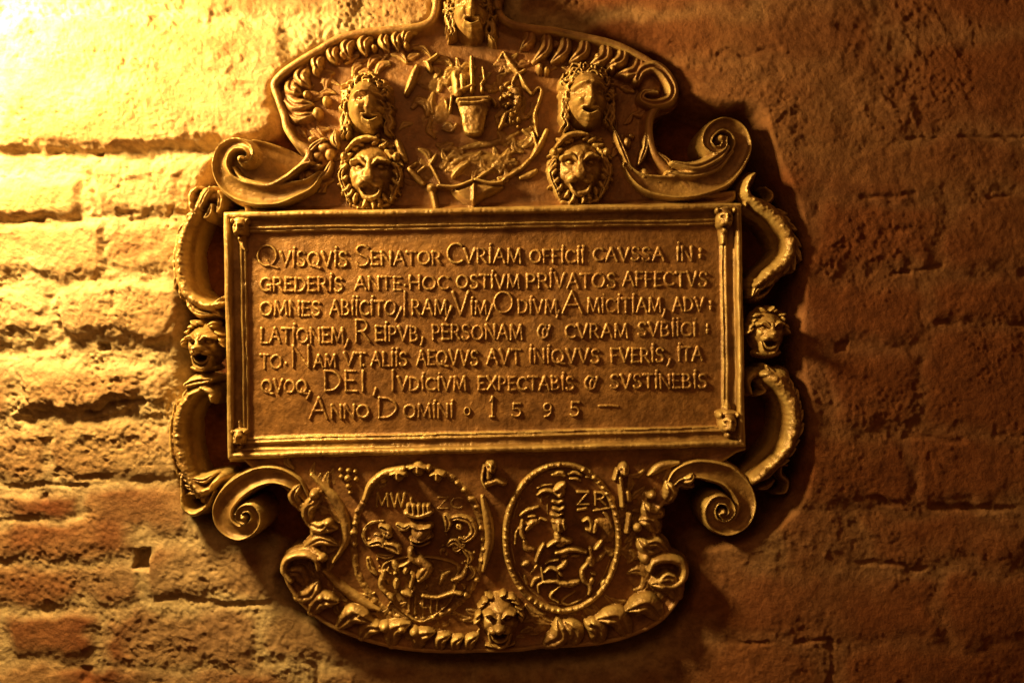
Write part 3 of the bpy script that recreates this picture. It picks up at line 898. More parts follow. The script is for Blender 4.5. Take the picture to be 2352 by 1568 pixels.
O_ = arc(.45, .5, .43, .48, -90, 270, 18)
GLYPH = {   # advance, strokes; y from 0 (top) to 1 (baseline)
    "A": (.82, [[(0, 1), (.42, 0)], [(.42, 0), (.82, 1)], [(.17, .62), (.66, .62)]]),
    "B": (.66, [[(.05, 0), (.05, 1)], [(.05, 0), (.36, .02), (.5, .22), (.36, .46), (.05, .48)], [(.05, .48), (.42, .5), (.6, .74), (.42, .98), (.05, 1)]]),
    "C": (.74, [arc(.45, .5, .43, .48, -50, -310, 14)]),
    "D": (.78, [[(.05, 0), (.05, 1)], [(.05, 0), (.45, .05), (.72, .32), (.72, .66), (.45, .95), (.05, 1)]]),
    "E": (.56, [[(.05, 0), (.05, 1)], [(.05, 0), (.52, 0)], [(.05, .48), (.42, .48)], [(.05, 1), (.55, 1)]]),
    "F": (.54, [[(.05, 0), (.05, 1)], [(.05, 0), (.52, 0)], [(.05, .5), (.42, .5)]]),
    "G": (.80, [arc(.45, .5, .43, .48, -50, -330, 14), [(.78, .98), (.78, .58)], [(.58, .58), (.8, .58)]]),
    "H": (.78, [[(.05, 0), (.05, 1)], [(.72, 0), (.72, 1)], [(.05, .5), (.72, .5)]]),
    "I": (.16, [[(.08, 0), (.08, 1)]]),
    "L": (.56, [[(.05, 0), (.05, 1)], [(.05, 1), (.55, 1)]]),
    "M": (.98, [[(.03, 1), (.12, 0)], [(.12, 0), (.48, .9)], [(.48, .9), (.86, 0)], [(.86, 0), (.95, 1)]]),
    "N": (.80, [[(.05, 1), (.05, 0)], [(.05, 0), (.74, 1)], [(.74, 1), (.74, 0)]]),
    "O": (.90, [O_]),
    "P": (.60, [[(.05, 0), (.05, 1)], [(.05, 0), (.4, .02), (.57, .26), (.4, .52), (.05, .54)]]),
    "Q": (.95, [O_, [(.45, .74), (.68, 1.0), (.98, 1.1)]]),
    "R": (.68, [[(.05, 0), (.05, 1)], [(.05, 0), (.4, .02), (.56, .25), (.4, .5), (.05, .52)], [(.3, .52), (.68, 1)]]),
    "S": (.62, [[(.56, .12), (.4, .0), (.16, .04), (.06, .24), (.2, .44), (.46, .56), (.58, .76), (.44, .98), (.18, 1.0), (.03, .86)]]),
    "T": (.66, [[(0, 0), (.66, 0)], [(.33, 0), (.33, 1)]]),
    "V": (.74, [[(0, 0), (.36, 1)], [(.36, 1), (.74, 0)]]),
    "W": (1.05, [[(0, 0), (.26, 1)], [(.26, 1), (.52, .05)], [(.52, .05), (.78, 1)], [(.78, 1), (1.05, 0)]]),
    "X": (.74, [[(0, 0), (.72, 1)], [(.72, 0), (0, 1)]]),
    "Z": (.68, [[(.02, 0), (.66, 0)], [(.66, 0), (.02, 1)], [(.02, 1), (.68, 1)]]),
    "&": (.80, [[(.55, .1), (.3, 0), (.08, .3), (.06, .7), (.3, 1), (.6, .85), (.66, .5), (.5, .26), (.36, .5), (.4, .8)], [(.66, .55), (.8, .1)]]),
    "1": (.30, [[(.15, 0), (.15, 1)], [(0, .2), (.15, 0)], [(.02, 1), (.28, 1)]]),
    "5": (.56, [[(.52, 0), (.12, 0)], [(.12, 0), (.08, .42)], [(.08, .42), (.34, .38), (.54, .62), (.42, .94), (.16, 1), (.02, .9)]]),
    "9": (.60, [arc(.3, .3, .26, .29, 0, 360, 14), [(.56, .3), (.52, .7), (.34, .95), (.12, 1.02)]]),
    ",": (.20, [[(.16, .80), (.12, 1.0), (0, 1.32)]]),
    ".": (.16, [[(.08, .94), (.09, .97)]]),
    ":": (.16, [[(.1, .28), (.09, .4)], [(.1, .68), (.08, .84)]]),
    "-": (.4, [[(0, .5), (.2, .44), (.4, .55)]]),
    "/": (.3, [[(.3, 0), (0, 1.3)]]),
}


def write(R, text, x0, x1, ytop, ybase, base, amp=9.0, hw=4.0, dots=True, rng=random.Random(5), gap=.20):
    h = ybase - ytop
    adv = [GLYPH[c][0] for c in text]
    tot = sum(adv) + gap * (len(text) - 1)
    sx = (x1 - x0) / tot
    x = x0
    for c, a in zip(text, adv):
        jy = rng.uniform(-.8, .8)
        jl = rng.uniform(-.02, .02)
        for st in GLYPH[c][1]:
            pts = [(x + sx * p[0] + (0.5 - p[1]) * h * jl, ytop + jy + h * p[1]) for p in st]
            up = pts[0][1] <= pts[-1][1]
            if len(pts) == 2:
                w = [1.30, 1.0, .85] if up else [.85, 1.0, 1.30]
                R.stroke(pts, hw, base - 3, amp + 3, "round", k=1.2, n=6, wid=w)
            else:
                R.stroke(pts, hw, base - 3, amp + 3, "round", k=1.2, n=3)
        if c == "I" and dots:
            R.dome(x + sx * .08 + 1.5, ytop - h * .30 + jy, hw * 1.15, hw * 1.15, base - 2, amp + 1)
        x += sx * (a + gap)


LINES = [
    [("Q", 589, 636, 562, 610, 3.8), ("VISQVIS", 643, 796, 578, 611), ("S", 815, 848, 564, 610, 4.2), ("ENATOR", 852, 1013, 578, 607), ("C", 1027, 1062, 557, 603, 4.2), ("VRIAM", 1067, 1197, 571, 603),
     ("OFFICII", 1218, 1342, 574, 603), ("CAVSSA", 1365, 1526, 569, 598), ("IN", 1557, 1592, 567, 598), (":", 1608, 1612, 562, 596)],
    [("GREDERIS", 596, 786, 638, 668), ("ANTE", 814, 921, 636, 665), ("HOC", 940, 1030, 634, 664), ("OSTIVM", 1049, 1194, 632, 661), ("PR", 1210, 1260, 630, 661), ("IVATOS", 1264, 1416, 628, 660), ("AFFECTVS", 1433, 1626, 625, 656)],
    [("OMNES", 596, 734, 693, 724), ("ABIICITO", 757, 908, 691, 723), ("/", 908, 922, 706, 728), ("I", 926, 932, 670, 723, 4.2), ("RAM", 946, 1026, 690, 722), ("/", 1024, 1036, 704, 728), ("V", 1040, 1076, 669, 722, 4.2),
     ("IM", 1082, 1118, 692, 721), ("/", 1118, 1132, 700, 727), ("O", 1135, 1178, 669, 718, 3.8), ("DIVM", 1191, 1280, 690, 719), (",", 1280, 1285, 690, 719), ("A", 1292, 1338, 670, 720, 4.0), ("MICITIAM", 1351, 1520, 686, 717), (",", 1524, 1530, 686, 717),
     ("ADV", 1548, 1618, 684, 714), (":", 1632, 1636, 684, 714)],
    [("LATIONEM", 597, 788, 754, 787), (",", 792, 800, 754, 787), ("R", 815, 848, 735, 785, 4.0), ("EIPVB", 862, 960, 750, 782), (",", 966, 972, 750, 782), ("PERSONAM", 993, 1200, 747, 779), ("&", 1235, 1264, 746, 777), ("CVRAM", 1300, 1443, 745, 775),
     ("SVBIICI", 1468, 1600, 741, 771), (":", 1624, 1629, 738, 770)],
    [("TO", 597, 644, 815, 846), (".", 653, 657, 806, 836), ("N", 669, 710, 794, 843, 4.0), ("AM", 720, 770, 816, 843), ("VT", 790, 838, 811, 841), ("ALIIS", 852, 934, 810, 840), ("AEQVVS", 957, 1098, 806, 838), ("AVT", 1119, 1196, 803, 835),
     ("INIQVVS", 1217, 1378, 803, 833), ("FVERIS", 1405, 1526, 801, 831), (",", 1536, 1542, 801, 831), ("ITA", 1560, 1615, 798, 828)],
    [("QVOQ", 599, 704, 873, 902), (",", 704, 712, 876, 906), ("DEI", 743, 836, 852, 898, 4.0), (",", 858, 863, 868, 898), ("I", 899, 904, 852, 898, 4.2), ("VDICIVM", 914, 1070, 867, 896), ("EXPECTABIS", 1099, 1319, 866, 895), ("&", 1344, 1373, 864, 894),
     ("SVSTINEBIS", 1404, 1625, 861, 891)],
    [("A", 710, 750, 914, 962, 4.0), ("NNO", 760, 846, 931, 960), ("D", 867, 911, 914, 960, 4.0), ("OMINI", 927, 1040, 930, 959), ("O", 1066, 1080, 936, 954, 2.8), ("1", 1126, 1136, 912, 957, 3.6), ("5", 1176, 1197, 928, 957, 3.6), ("9", 1249, 1268, 926, 956, 3.6),
     ("5", 1311, 1331, 924, 955, 3.6), ("-", 1377, 1421, 922, 942)],
]
LT = P_TOP + 0.5
for row in LINES:
    x0 = min(r[1] for r in row) - 14
    x1 = max(r[2] for r in row) + 14
    y0 = min(r[3] for r in row) - 24
    y1 = max(r[4] for r in row) + 20
    R = Relief(x0, y0, x1, y1, 1.25)
    for r in row:
        write(R, r[0], r[1], r[2], r[3], r[4], LT, 3.5 * rnd.uniform(.8, 1.15), r[5] if len(r) > 5 else 4.5)
    R.rough(0.9, 10, 3, 420)
    R.mesh("inscription_line", M_PANEL, panel, low=LT - 6, h0=60)


# ---- serpents at the sides
def serpent(pts, wid, base, amp, seed, extra=(), label=None, heads=()):
    wid = [v * (.76 if pts[0][0] < 1000 else .88) for v in wid]
    xs = [p[0] for p in pts]
    ys = [p[1] for p in pts]
    R = Relief(min(xs) - 60, min(ys) - 60, max(xs) + 60, max(ys) + 60, 1.6)
    R.stroke(pts, 1.0, base - 10, 26, "flat", wid=[v + 5 for v in wid], n=10)
    R.stroke(pts, 1.0, base, amp, "round", wid=wid, n=10)
    c = spline(pts, 14)
    rng = random.Random(seed)
    W = np.interp(np.linspace(0, 1, len(c)), np.linspace(0, 1, len(wid)), wid)
    for i in range(2, len(c) - 2, 2):          # scale rows across the back
        tx, ty = c[i + 1] - c[i - 1]
        L = math.hypot(tx, ty) + 1e-6
        nx, ny = -ty / L, tx / L
        for k in (-.62, -.2, .22, .62):
            o = k + (0.2 if (i // 2) % 2 else 0)
            R.add(c[i][0] + nx * W[i] * o, c[i][1] + ny * W[i] * o, 5.2, 5.2, 3.4 * rng.uniform(.2, 1.3))
    mx_, my_ = 1110, 770
    for i in range(4, len(c) - 4, 8):          # leaf flicks along the outer edge
        tx, ty = c[i + 1] - c[i - 1]
        L = math.hypot(tx, ty) + 1e-6
        tx, ty = tx / L, ty / L
        nx, ny = -ty, tx
        if nx * (c[i][0] - mx_) + ny * (c[i][1] - my_) < 0:
            nx, ny = -nx, -ny
        o = W[i] * rng.uniform(.35, .7)
        x, y = c[i][0] + nx * o, c[i][1] + ny * o
        l_ = rng.uniform(30, 46)
        R.stroke([(x, y), (x + tx * l_ * .6 + nx * 4, y + ty * l_ * .6 + ny * 4), (x + tx * l_ + nx * rng.uniform(4, 10), y + ty * l_ + ny * rng.uniform(4, 10))], 8.5, base + amp * .3, amp * .46, "leaf", n=4, wid=[.6, 1.1, .4])
    for e in extra:
        R.stroke(e[0], e[1], e[2], e[3], e[4] if len(e) > 4 else "leaf", wid=e[5] if len(e) > 5 else [.5, 1, 1, .4])
    for x, y, rx, ry, a in heads:
        R.dome(x, y, rx, ry, base, a)
    R.rough(1.5, 10, 4, seed)
    return R.mesh("serpent", M_GILT, plaque, low=-85, h0=60, label=label)


serpent([(470, 440), (446, 488), (424, 530), (412, 580), (414, 630), (430, 676), (470, 702), (512, 696)], [20, 19, 22, 24, 24, 22, 18, 12], 14, 46, 501,
        [([(452, 430), (438, 446), (440, 480), (450, 492)], 8, 40, 26, "round"), ([(484, 432), (470, 456), (462, 478)], 9, 46, 30), ([(486, 470), (480, 490), (470, 500)], 9, 40, 26),
         ([(500, 440), (504, 462), (498, 486)], 10, 40, 20), ([(424, 512), (402, 560), (396, 610), (410, 664)], 5, 40, 12, "round"), ([(450, 690), (480, 706), (508, 684)], 10, 36, 26), ([(430, 690), (446, 716), (480, 722)], 9, 30, 26)],
        "scaly serpent curving down from the brightly lit scroll", [(478, 452, 22, 16, 40)])
serpent([(500, 1100), (470, 1130), (440, 1110), (418, 1066), (406, 1010), (410, 952), (436, 908), (470, 890)], [12, 16, 20, 22, 24, 23, 20, 16], 12, 48, 502,
        [([(412, 1098), (414, 1130), (416, 1166), (440, 1182), (470, 1164), (488, 1130)], 9, 18, 34, "round"), ([(440, 1100), (466, 1104), (486, 1092)], 10, 36, 24), ([(420, 1140), (440, 1132), (446, 1146)], 6, 24, 22),
         ([(424, 884), (450, 876), (484, 872)], 14, 34, 30), ([(460, 890), (482, 902), (486, 922)], 10, 40, 26, "round"), ([(396, 930), (386, 990), (390, 1050), (404, 1096)], 5, 36, 12, "round")],
        "scaly serpent rising to the lion mask from the lower scroll", [(440, 884, 26, 18, 40), (462, 1140, 22, 26, 20)])
serpent([(1727, 404), (1710, 422), (1708, 448), (1732, 470), (1768, 492), (1792, 520), (1808, 558), (1806, 586), (1784, 614), (1756, 634), (1730, 656)], [7, 11, 13, 16, 20, 21, 20, 19, 19, 17, 8], 46, 46, 503,
        [([(1762, 428), (1776, 440), (1778, 452), (1766, 462), (1744, 462)], 8, 16, 32, "round"), ([(1772, 620), (1756, 650), (1738, 682), (1760, 674), (1780, 652)], 8, 24, 32, "round"), ([(1812, 576), (1814, 598), (1806, 620)], 7, 22, 20)],
        "scaly serpent with open jaws below the curled tail", [(1770, 632, 24, 16, 40), (1738, 646, 14, 10, 34)])
serpent([(1726, 1100), (1752, 1078), (1786, 1046), (1808, 1012), (1818, 970), (1814, 926), (1794, 888), (1766, 866)], [16, 18, 20, 21, 22, 21, 22, 20], 46, 46, 504,
        [([(1780, 856), (1742, 858), (1722, 874), (1728, 904)], 11, 22, 34, "round"), ([(1752, 884), (1762, 898), (1746, 908)], 6, 20, 28, "round"), ([(1826, 930), (1840, 970), (1838, 1000), (1846, 960)], 7, 16, 24, "leaf"),
         ([(1822, 1016), (1824, 1034), (1810, 1042)], 8, 20, 26), ([(1750, 1126), (1770, 1122), (1786, 1106)], 7, 14, 26), ([(1818, 1072), (1804, 1072), (1802, 1094), (1818, 1110), (1812, 1134), (1792, 1138)], 7, 10, 24, "round"),
         ([(1800, 846), (1812, 858), (1806, 874)], 9, 26, 22)],
        "scaly serpent with hooked beak under the dark lion mask", [(1784, 868, 32, 22, 44), (1760, 858, 22, 12, 42)])

# ---- lower apron
APR = [(545, 1040), (600, 1092), (640, 1112), (676, 1140), (702, 1180), (722, 1226), (706, 1250), (668, 1262), (650, 1288), (654, 1326), (670, 1358), (708, 1402), (762, 1440), (826, 1466), (890, 1484), (953, 1494), (1033, 1498),
       (1104, 1496), (1190, 1494), (1253, 1486), (1317, 1484), (1381, 1478), (1445, 1462), (1508, 1433), (1550, 1392), (1569, 1350), (1574, 1304), (1566, 1284), (1537, 1274), (1513, 1245), (1506, 1213), (1512, 1178), (1534, 1146), (1560, 1120), (1600, 1096), (1690, 1040), (1690, 1020), (545, 1026)]
R = Relief(530, 1010, 1710, 1510)
d = R.slab(APR, FIELD_B + 6)
inn = sstep(8, 30, d)
R.H = np.where(R.H > -500, R.H - 6 * inn, R.H)
q = (d - 6) / 7
R.H += np.where((np.abs(q) < 1) & (R.H > -500) & (R.Y > 1120), 6 * np.sqrt(np.clip(1 - q * q, 0, 1)), 0)
R.rough(1.1, 30, 4, 601)
apron = R.mesh("apron", M_BRONZE, plaque, low=-85, h0=55)

R = Relief(610, 1050, 1600, 1500)
B = FIELD_B
border_foliage(R, APR[::-1], B - 4, 260, 72, lambda x, y: y > 1075 and 640 < x < 1570)
leaf_row(R, [(688, 1162, 690, 1112, 13, -.25, 22), (690, 1166, 724, 1136, 14, .2, 24), (708, 1196, 734, 1150, 14, -.25, 24), (714, 1204, 758, 1192, 14, .25, 26), (722, 1226, 772, 1212, 15, -.2, 24), (712, 1252, 744, 1276, 13, .2, 22), (704, 1254, 776, 1250, 12, -.2, 20),
             (700, 1340, 660, 1312, 16, .3, 20), (684, 1372, 730, 1336, 17, .2, 24), (716, 1404, 776, 1378, 19, -.25, 28), (780, 1436, 856, 1424, 20, -.3, 30), (830, 1462, 880, 1440, 17, -.25, 26), (900, 1480, 940, 1430, 18, -.3, 26), (960, 1486, 996, 1450, 16, -.3, 24),
             (1010, 1490, 1032, 1456, 13, -.25, 24), (1046, 1492, 1062, 1460, 12, -.25, 24), (1076, 1492, 1098, 1456, 12, -.2, 24)], B)
R.stroke([(734, 1304), (728, 1280), (700, 1270), (664, 1280), (656, 1306), (672, 1330)], 10, B + 6, 28, "round", wid=[.4, 1, 1.1, 1, 1, .6])
leaf_row(R, [(1256, 1478, 1280, 1420, 20, .3, 30), (1310, 1476, 1298, 1424, 19, .3, 30), (1370, 1470, 1346, 1424, 20, .3, 32), (1440, 1452, 1372, 1416, 22, .3, 34), (1515, 1414, 1440, 1396, 22, .3, 36), (1556, 1366, 1496, 1336, 22, .3, 38),
             (1530, 1150, 1530, 1106, 14, .2, 26), (1516, 1180, 1478, 1154, 16, -.25, 30), (1508, 1216, 1468, 1192, 16, .2, 30), (1520, 1250, 1464, 1236, 17, -.25, 32), (1534, 1268, 1470, 1250, 12, .25, 28), (1566, 1102, 1590, 1086, 10, .2, 26)], B)
R.stroke([(1488, 1304), (1500, 1284), (1536, 1278), (1564, 1292), (1566, 1320), (1540, 1340), (1512, 1330), (1526, 1312), (1544, 1316)], 12, B + 6, 34, "round", wid=[.5, 1, 1, 1, 1, .9, .8, .6, .4])
for x, y, r in [(724, 1134, 13), (756, 1198, 12), (742, 1278, 12), (740, 1368, 12), (806, 1402, 14), (828, 1408, 7), (886, 1436, 15), (953, 1448, 13), (924, 1440, 12), (1495, 1134, 12), (1462, 1208, 13), (1482, 1278, 15), (1480, 1376, 13), (1422, 1411, 14), (1352, 1426, 9)]:
    R.dome(x, y, r, r, B, 34)
# plain bands that frame the medallions
for p in [[(716, 1090), (764, 1140), (790, 1190), (794, 1240), (766, 1290)], [(744, 1310), (790, 1352), (840, 1386), (872, 1400)], [(1108, 1140), (1120, 1190), (1124, 1240), (1110, 1310)], [(1558, 1062), (1520, 1070), (1490, 1090)]]:
    R.stroke(p, 12, B - 6, 20, "round", wid=[.5, 1, 1.1, 1, .4])
# small fruit drop
for x, y, r in [(782, 1078, 7), (800, 1080, 8), (816, 1082, 6), (798, 1098, 10), (800, 1116, 8), (784, 1094, 7), (818, 1100, 7), (804, 1130, 6)]:
    R.dome(x, y, r, r, B - 6, 20)
R.rough(0.9, 14, 3, 602)
keepH = R.H.copy()
for half in (R.X < 1150, R.X >= 1150):
    R.H = np.where(half, keepH, NEG)
    R.mesh("leaf_border", M_GILT, apron, low=B - 12, h0=64)

# little herms beside the right medallion
for nm, pts, hd in [("small_bust", [([(1122, 1064), (1122, 1096)], 9), ([(1118, 1110), (1140, 1104), (1156, 1108)], 10), ([(1112, 1070), (1108, 1100), (1116, 1118)], 5)], (1128, 1072, 14, 18)),
                    ("small_bust", [([(1424, 1096), (1428, 1130), (1430, 1160)], 8), ([(1418, 1078), (1412, 1100)], 6), ([(1440, 1130), (1444, 1146)], 10), ([(1446, 1180), (1440, 1220)], 8)], (1432, 1078, 15, 20))]:
    xs = [p[0] for s_ in pts for p in s_[0]]
    ys = [p[1] for s_ in pts for p in s_[0]]
    R = Relief(min(xs) - 36, min(ys) - 36, max(xs) + 36, max(ys) + 36, 1.6)
    for p, w in pts:
        R.stroke(p, w, B - 6, 30)
    R.dome(hd[0], hd[1], hd[2], hd[3], B - 6, 36)
    R.add(hd[0] - 5, hd[1], 4, 4, -8)
    R.add(hd[0] + 6, hd[1], 4, 4, -8)
    R.stroke([(hd[0], hd[1] - 2), (hd[0] + 1, hd[1] + 8)], 3.2, B + 24, 10, n=4)
    R.rough(1.0, 8, 2, 611)
    R.mesh(nm, M_GILT, apron, low=B - 16, h0=70)

# lower scrolls
volute("volute", [(700, 1150), (676, 1116), (640, 1096), (600, 1094), (560, 1110), (526, 1138), (508, 1172), (516, 1206), (546, 1224), (576, 1212), (588, 1190), (576, 1168), (556, 1170), (548, 1188), (560, 1198)],
       [8, 16, 20, 23, 25, 26, 25, 22, 19, 16, 13, 11, 9, 8, 6], 52, 78, (560, 1188, 9), None, 113)
volute("volute", [(1540, 1120), (1562, 1092), (1600, 1080), (1640, 1084), (1680, 1098), (1708, 1128), (1718, 1164), (1704, 1198), (1672, 1214), (1642, 1202), (1632, 1174), (1646, 1150), (1670, 1152), (1682, 1172), (1670, 1190), (1656, 1182)],
       [8, 16, 22, 25, 26, 26, 24, 22, 19, 16, 14, 12, 10, 9, 7, 5], 52, 74, (1662, 1176, 8), None, 114)

# ---- left medallion
def medallion(label):
    o = bpy.data.objects.new("medallion", None)
    o.parent = plaque
    o["label"] = label
    COL.objects.link(o)
    return o


med = medallion("oval medallion with the letters MW and ZC")
R = Relief(780, 1040, 1140, 1450, 1.6)
b = B - 8
R.stroke([(838, 1146), (852, 1112), (884, 1086), (926, 1076)], 10, b, 26, wid=[.8, 1, 1.1, 1])
R.stroke([(960 + 150 * math.cos(2 * math.pi * k / 40), 1248 + 176 * math.sin(2 * math.pi * k / 40)) for k in range(40)], 11, b - 3, 15, closed=True, n=3)
for k in range(46):
    a = math.radians(-172 + k * 8)
    x, y = 960 + 150 * math.cos(a), 1248 + 176 * math.sin(a)
    if -120 < math.degrees(a) < -60 and False:
        continue
    r = rnd.uniform(7, 11)
    R.dome(x + rnd.uniform(-3, 3), y + rnd.uniform(-3, 3), r * 1.15, r, b, rnd.uniform(10, 22))
R.rough(1.4, 9, 3, 621)
R.mesh("wreath", M_GILT, med, low=b - 6, h0=64)
R = Relief(870, 1050, 1040, 1120, 1.6)
for x, y, s in [(914, 1090, 15), (960, 1076, 17), (1004, 1092, 14)]:
    R.dome(x, y, s, s * 1.1, b, 40)
    R.stroke([(x - s, y - 2), (x - .3 * s, y - 6)], 4, b + 26, 14, n=4)
    R.stroke([(x + .3 * s, y - 6), (x + s, y - 2)], 4, b + 26, 14, n=4)
    R.stroke([(x, y - 4), (x, y + 8)], 4, b + 32, 12, n=4)
    R.add(x, y + 12, 7, 3, -10)
R.dome(984, 1076, 9, 12, b, 34)
R.rough(1.0, 8, 2, 622)
R.mesh("mask_cluster", M_GILT, med, low=b - 6, h0=74)
for tx_, x0, x1, y0, y1, am in [("MW", 864, 930, 1134, 1163, 14), ("ZC", 1006, 1062, 1142, 1167, 9)]:
    R = Relief(x0 - 14, y0 - 14, x1 + 14, y1 + 14, 1.25)
    R.dome((x0 + x1) / 2, (y0 + y1) / 2, 44, 22, b - 4, 5)
    write(R, tx_, x0, x1, y0, y1, b + 1, am, 4.4, False)
    R.rough(0.9, 8, 2, 620)
    R.mesh("initials", M_GILT, med, low=b - 3, h0=60)
R = Relief(920, 1130, 1010, 1270, 1.6)        # crown and helmet
for x in (938, 950, 962, 974, 984):
    R.stroke([(x, 1160), (x + 1, 1180)], 6, b + 8, 28, n=4)
R.stroke([(934, 1176), (960, 1184), (990, 1174)], 8, b + 8, 30)
R.stroke([(944, 1146), (946, 1164)], 5, b, 22, n=4)
R.dome(968, 1222, 25, 27, b, 50)
R.stroke([(946, 1236), (966, 1240), (988, 1230)], 4, b + 26, 18)
R.stroke([(946, 1246), (966, 1250), (984, 1244)], 4, b + 18, 18)
R.stroke([(950, 1204), (966, 1210), (988, 1206)], 5, b + 34, 16)
R.rough(1.0, 8, 2, 623)
R.mesh("helmet", M_GILT, med, low=b - 6, h0=70)
R = Relief(820, 1170, 1120, 1340, 1.6)        # mantling scrolls
for x, y, rx, ry, a in [(878, 1236, 44, 46, 12), (1052, 1232, 44, 50, 12), (1068, 1296, 24, 30, 10), (860, 1300, 22, 28, 10)]:
    R.dome(x, y, rx, ry, b - 4, a)
for p, w, a in [([(880, 1196), (850, 1202), (834, 1226), (846, 1252), (870, 1254)], 4, 14), ([(876, 1208), (890, 1218), (886, 1230)], 9, 28), ([(884, 1222), (898, 1228)], 8, 28), ([(852, 1248), (872, 1244), (880, 1252)], 9, 28), ([(886, 1250), (906, 1256), (916, 1266)], 11, 28),
                ([(914, 1204), (928, 1212), (942, 1204)], 7, 24), ([(920, 1216), (932, 1210)], 5, 22), ([(862, 1228), (872, 1232)], 6, 18), ([(868, 1274), (890, 1278), (906, 1272)], 6, 18),
                ([(1024, 1184), (1030, 1198), (1026, 1216)], 9, 26), ([(1036, 1192), (1054, 1188), (1080, 1198), (1088, 1222), (1068, 1240), (1056, 1234)], 8, 22), ([(1052, 1206), (1058, 1212)], 7, 24), ([(1030, 1250), (1044, 1242), (1062, 1256)], 8, 22), ([(1066, 1262), (1080, 1278), (1076, 1292)], 7, 20),
                ([(1066, 1250), (1048, 1262), (1040, 1250)], 6, 20), ([(1080, 1300), (1088, 1316), (1074, 1330)], 6, 18), ([(846, 1282), (852, 1304), (864, 1318)], 7, 16)]:
    R.stroke(p, w * 1.35, b, a, "leaf", wid=[.7, 1.1, 1, .5])
for k in range(34):
    sx = rnd.choice((-1, 1))
    R.dome(966 + sx * rnd.uniform(44, 124), rnd.uniform(1200, 1318), rnd.uniform(3, 6.5), rnd.uniform(3, 6.5), b - 2, rnd.uniform(10, 24))
R.rough(1.0, 8, 2, 624)
R.mesh("mantling", M_GILT, med, low=b - 8, h0=62)
R = Relief(860, 1240, 1080, 1450, 1.6)        # shield with a rearing beast over bars
d = R.sdf([(880, 1290), (960, 1272), (1050, 1290), (1052, 1340), (1030, 1392), (968, 1432), (910, 1396), (880, 1344)])
R.put((slice(None), slice(None)), np.where(d > 0, b + 4 + np.minimum(d, 5) + 7 * np.exp(-((d - 5) / 3.5) ** 2), np.where(d > -8, b + 4 + d * 4, NEG)).astype(np.float32), 0)
for x in (940, 954, 972, 990, 1004):
    R.stroke([(x, 1372), (x, 1412 - abs(x - 968) * .3)], 4, b + 6, 9, n=4)
R.stroke([(972, 1366), (1004, 1370), (1040, 1360), (1058, 1362)], 7, b + 4, 18)
for p, w, a in [([(944, 1262), (950, 1280), (970, 1290), (984, 1300), (980, 1316), (964, 1330)], 10, 26), ([(950, 1276), (938, 1290), (912, 1302)], 5, 20), ([(906, 1290), (914, 1306)], 8, 22), ([(962, 1322), (972, 1308), (980, 1300)], 9, 26), ([(944, 1344), (950, 1322), (946, 1312)], 6, 24), ([(926, 1356), (944, 1364)], 7, 28),
                ([(912, 1330), (910, 1346)], 7, 24), ([(884, 1310), (876, 1340), (888, 1360)], 7, 18), ([(892, 1362), (904, 1374)], 6, 22), ([(934, 1304), (932, 1312)], 7, 26), ([(1010, 1340), (1020, 1320), (1034, 1310)], 6, 16), ([(1040, 1330), (1062, 1322), (1072, 1300)], 6, 18)]:
    R.stroke(p, w * 1.3, b + 4, a, wid=[.7, 1, 1, .6], n=5)
for k in range(22):
    x, y = rnd.uniform(860, 1062), rnd.uniform(1262, 1400)
    t_, l_ = rnd.uniform(0, 6.28), rnd.uniform(6, 13)
    R.stroke([(x, y), (x + l_ * math.cos(t_), y + l_ * math.sin(t_)), (x + l_ * (math.cos(t_) + math.cos(t_ + 1)), y + l_ * (math.sin(t_) + math.sin(t_ + 1)))], rnd.uniform(3, 6), b + 2, rnd.uniform(8, 16), n=4, wid=[.6, 1, .5])
R.rough(1.2, 8, 3, 625)
R.mesh("shield", M_GILT, med, low=b - 6, h0=62)

# ---- right medallion
med = medallion("oval medallion with twisted rim and the letters ZR")
R = Relief(1140, 1044, 1440, 1424, 1.6)
N = 60
cen = [(1291 + 130 * math.cos(2 * math.pi * k / N), 1234 + 168 * math.sin(2 * math.pi * k / N)) for k in range(N)]
R.stroke(cen, 9, b, 20, closed=True, n=3)
R.stroke([(1291 + (x - 1291) * .90, 1234 + (y - 1234) * .92) for x, y in cen], 4, b - 4, 12, closed=True, n=3)
for k in range(0, 58):
    a = 2 * math.pi * k / 58
    if rnd.random() < .82:
        x, y = 1291 + 130 * math.cos(a), 1234 + 168 * math.sin(a)
        R.dome(x, y, 8, rnd.uniform(5, 7), b + 6, rnd.uniform(14, 20), math.degrees(a) + 24)
R.rough(1.0, 8, 2, 631)
R.mesh("rope_rim", M_GILT, med, low=b - 8, h0=64)


def mp(x, y):       # points read off an enlarged view of the right medallion
    return (1136.9 + x * .2418, 1045.1 + y * .2418)


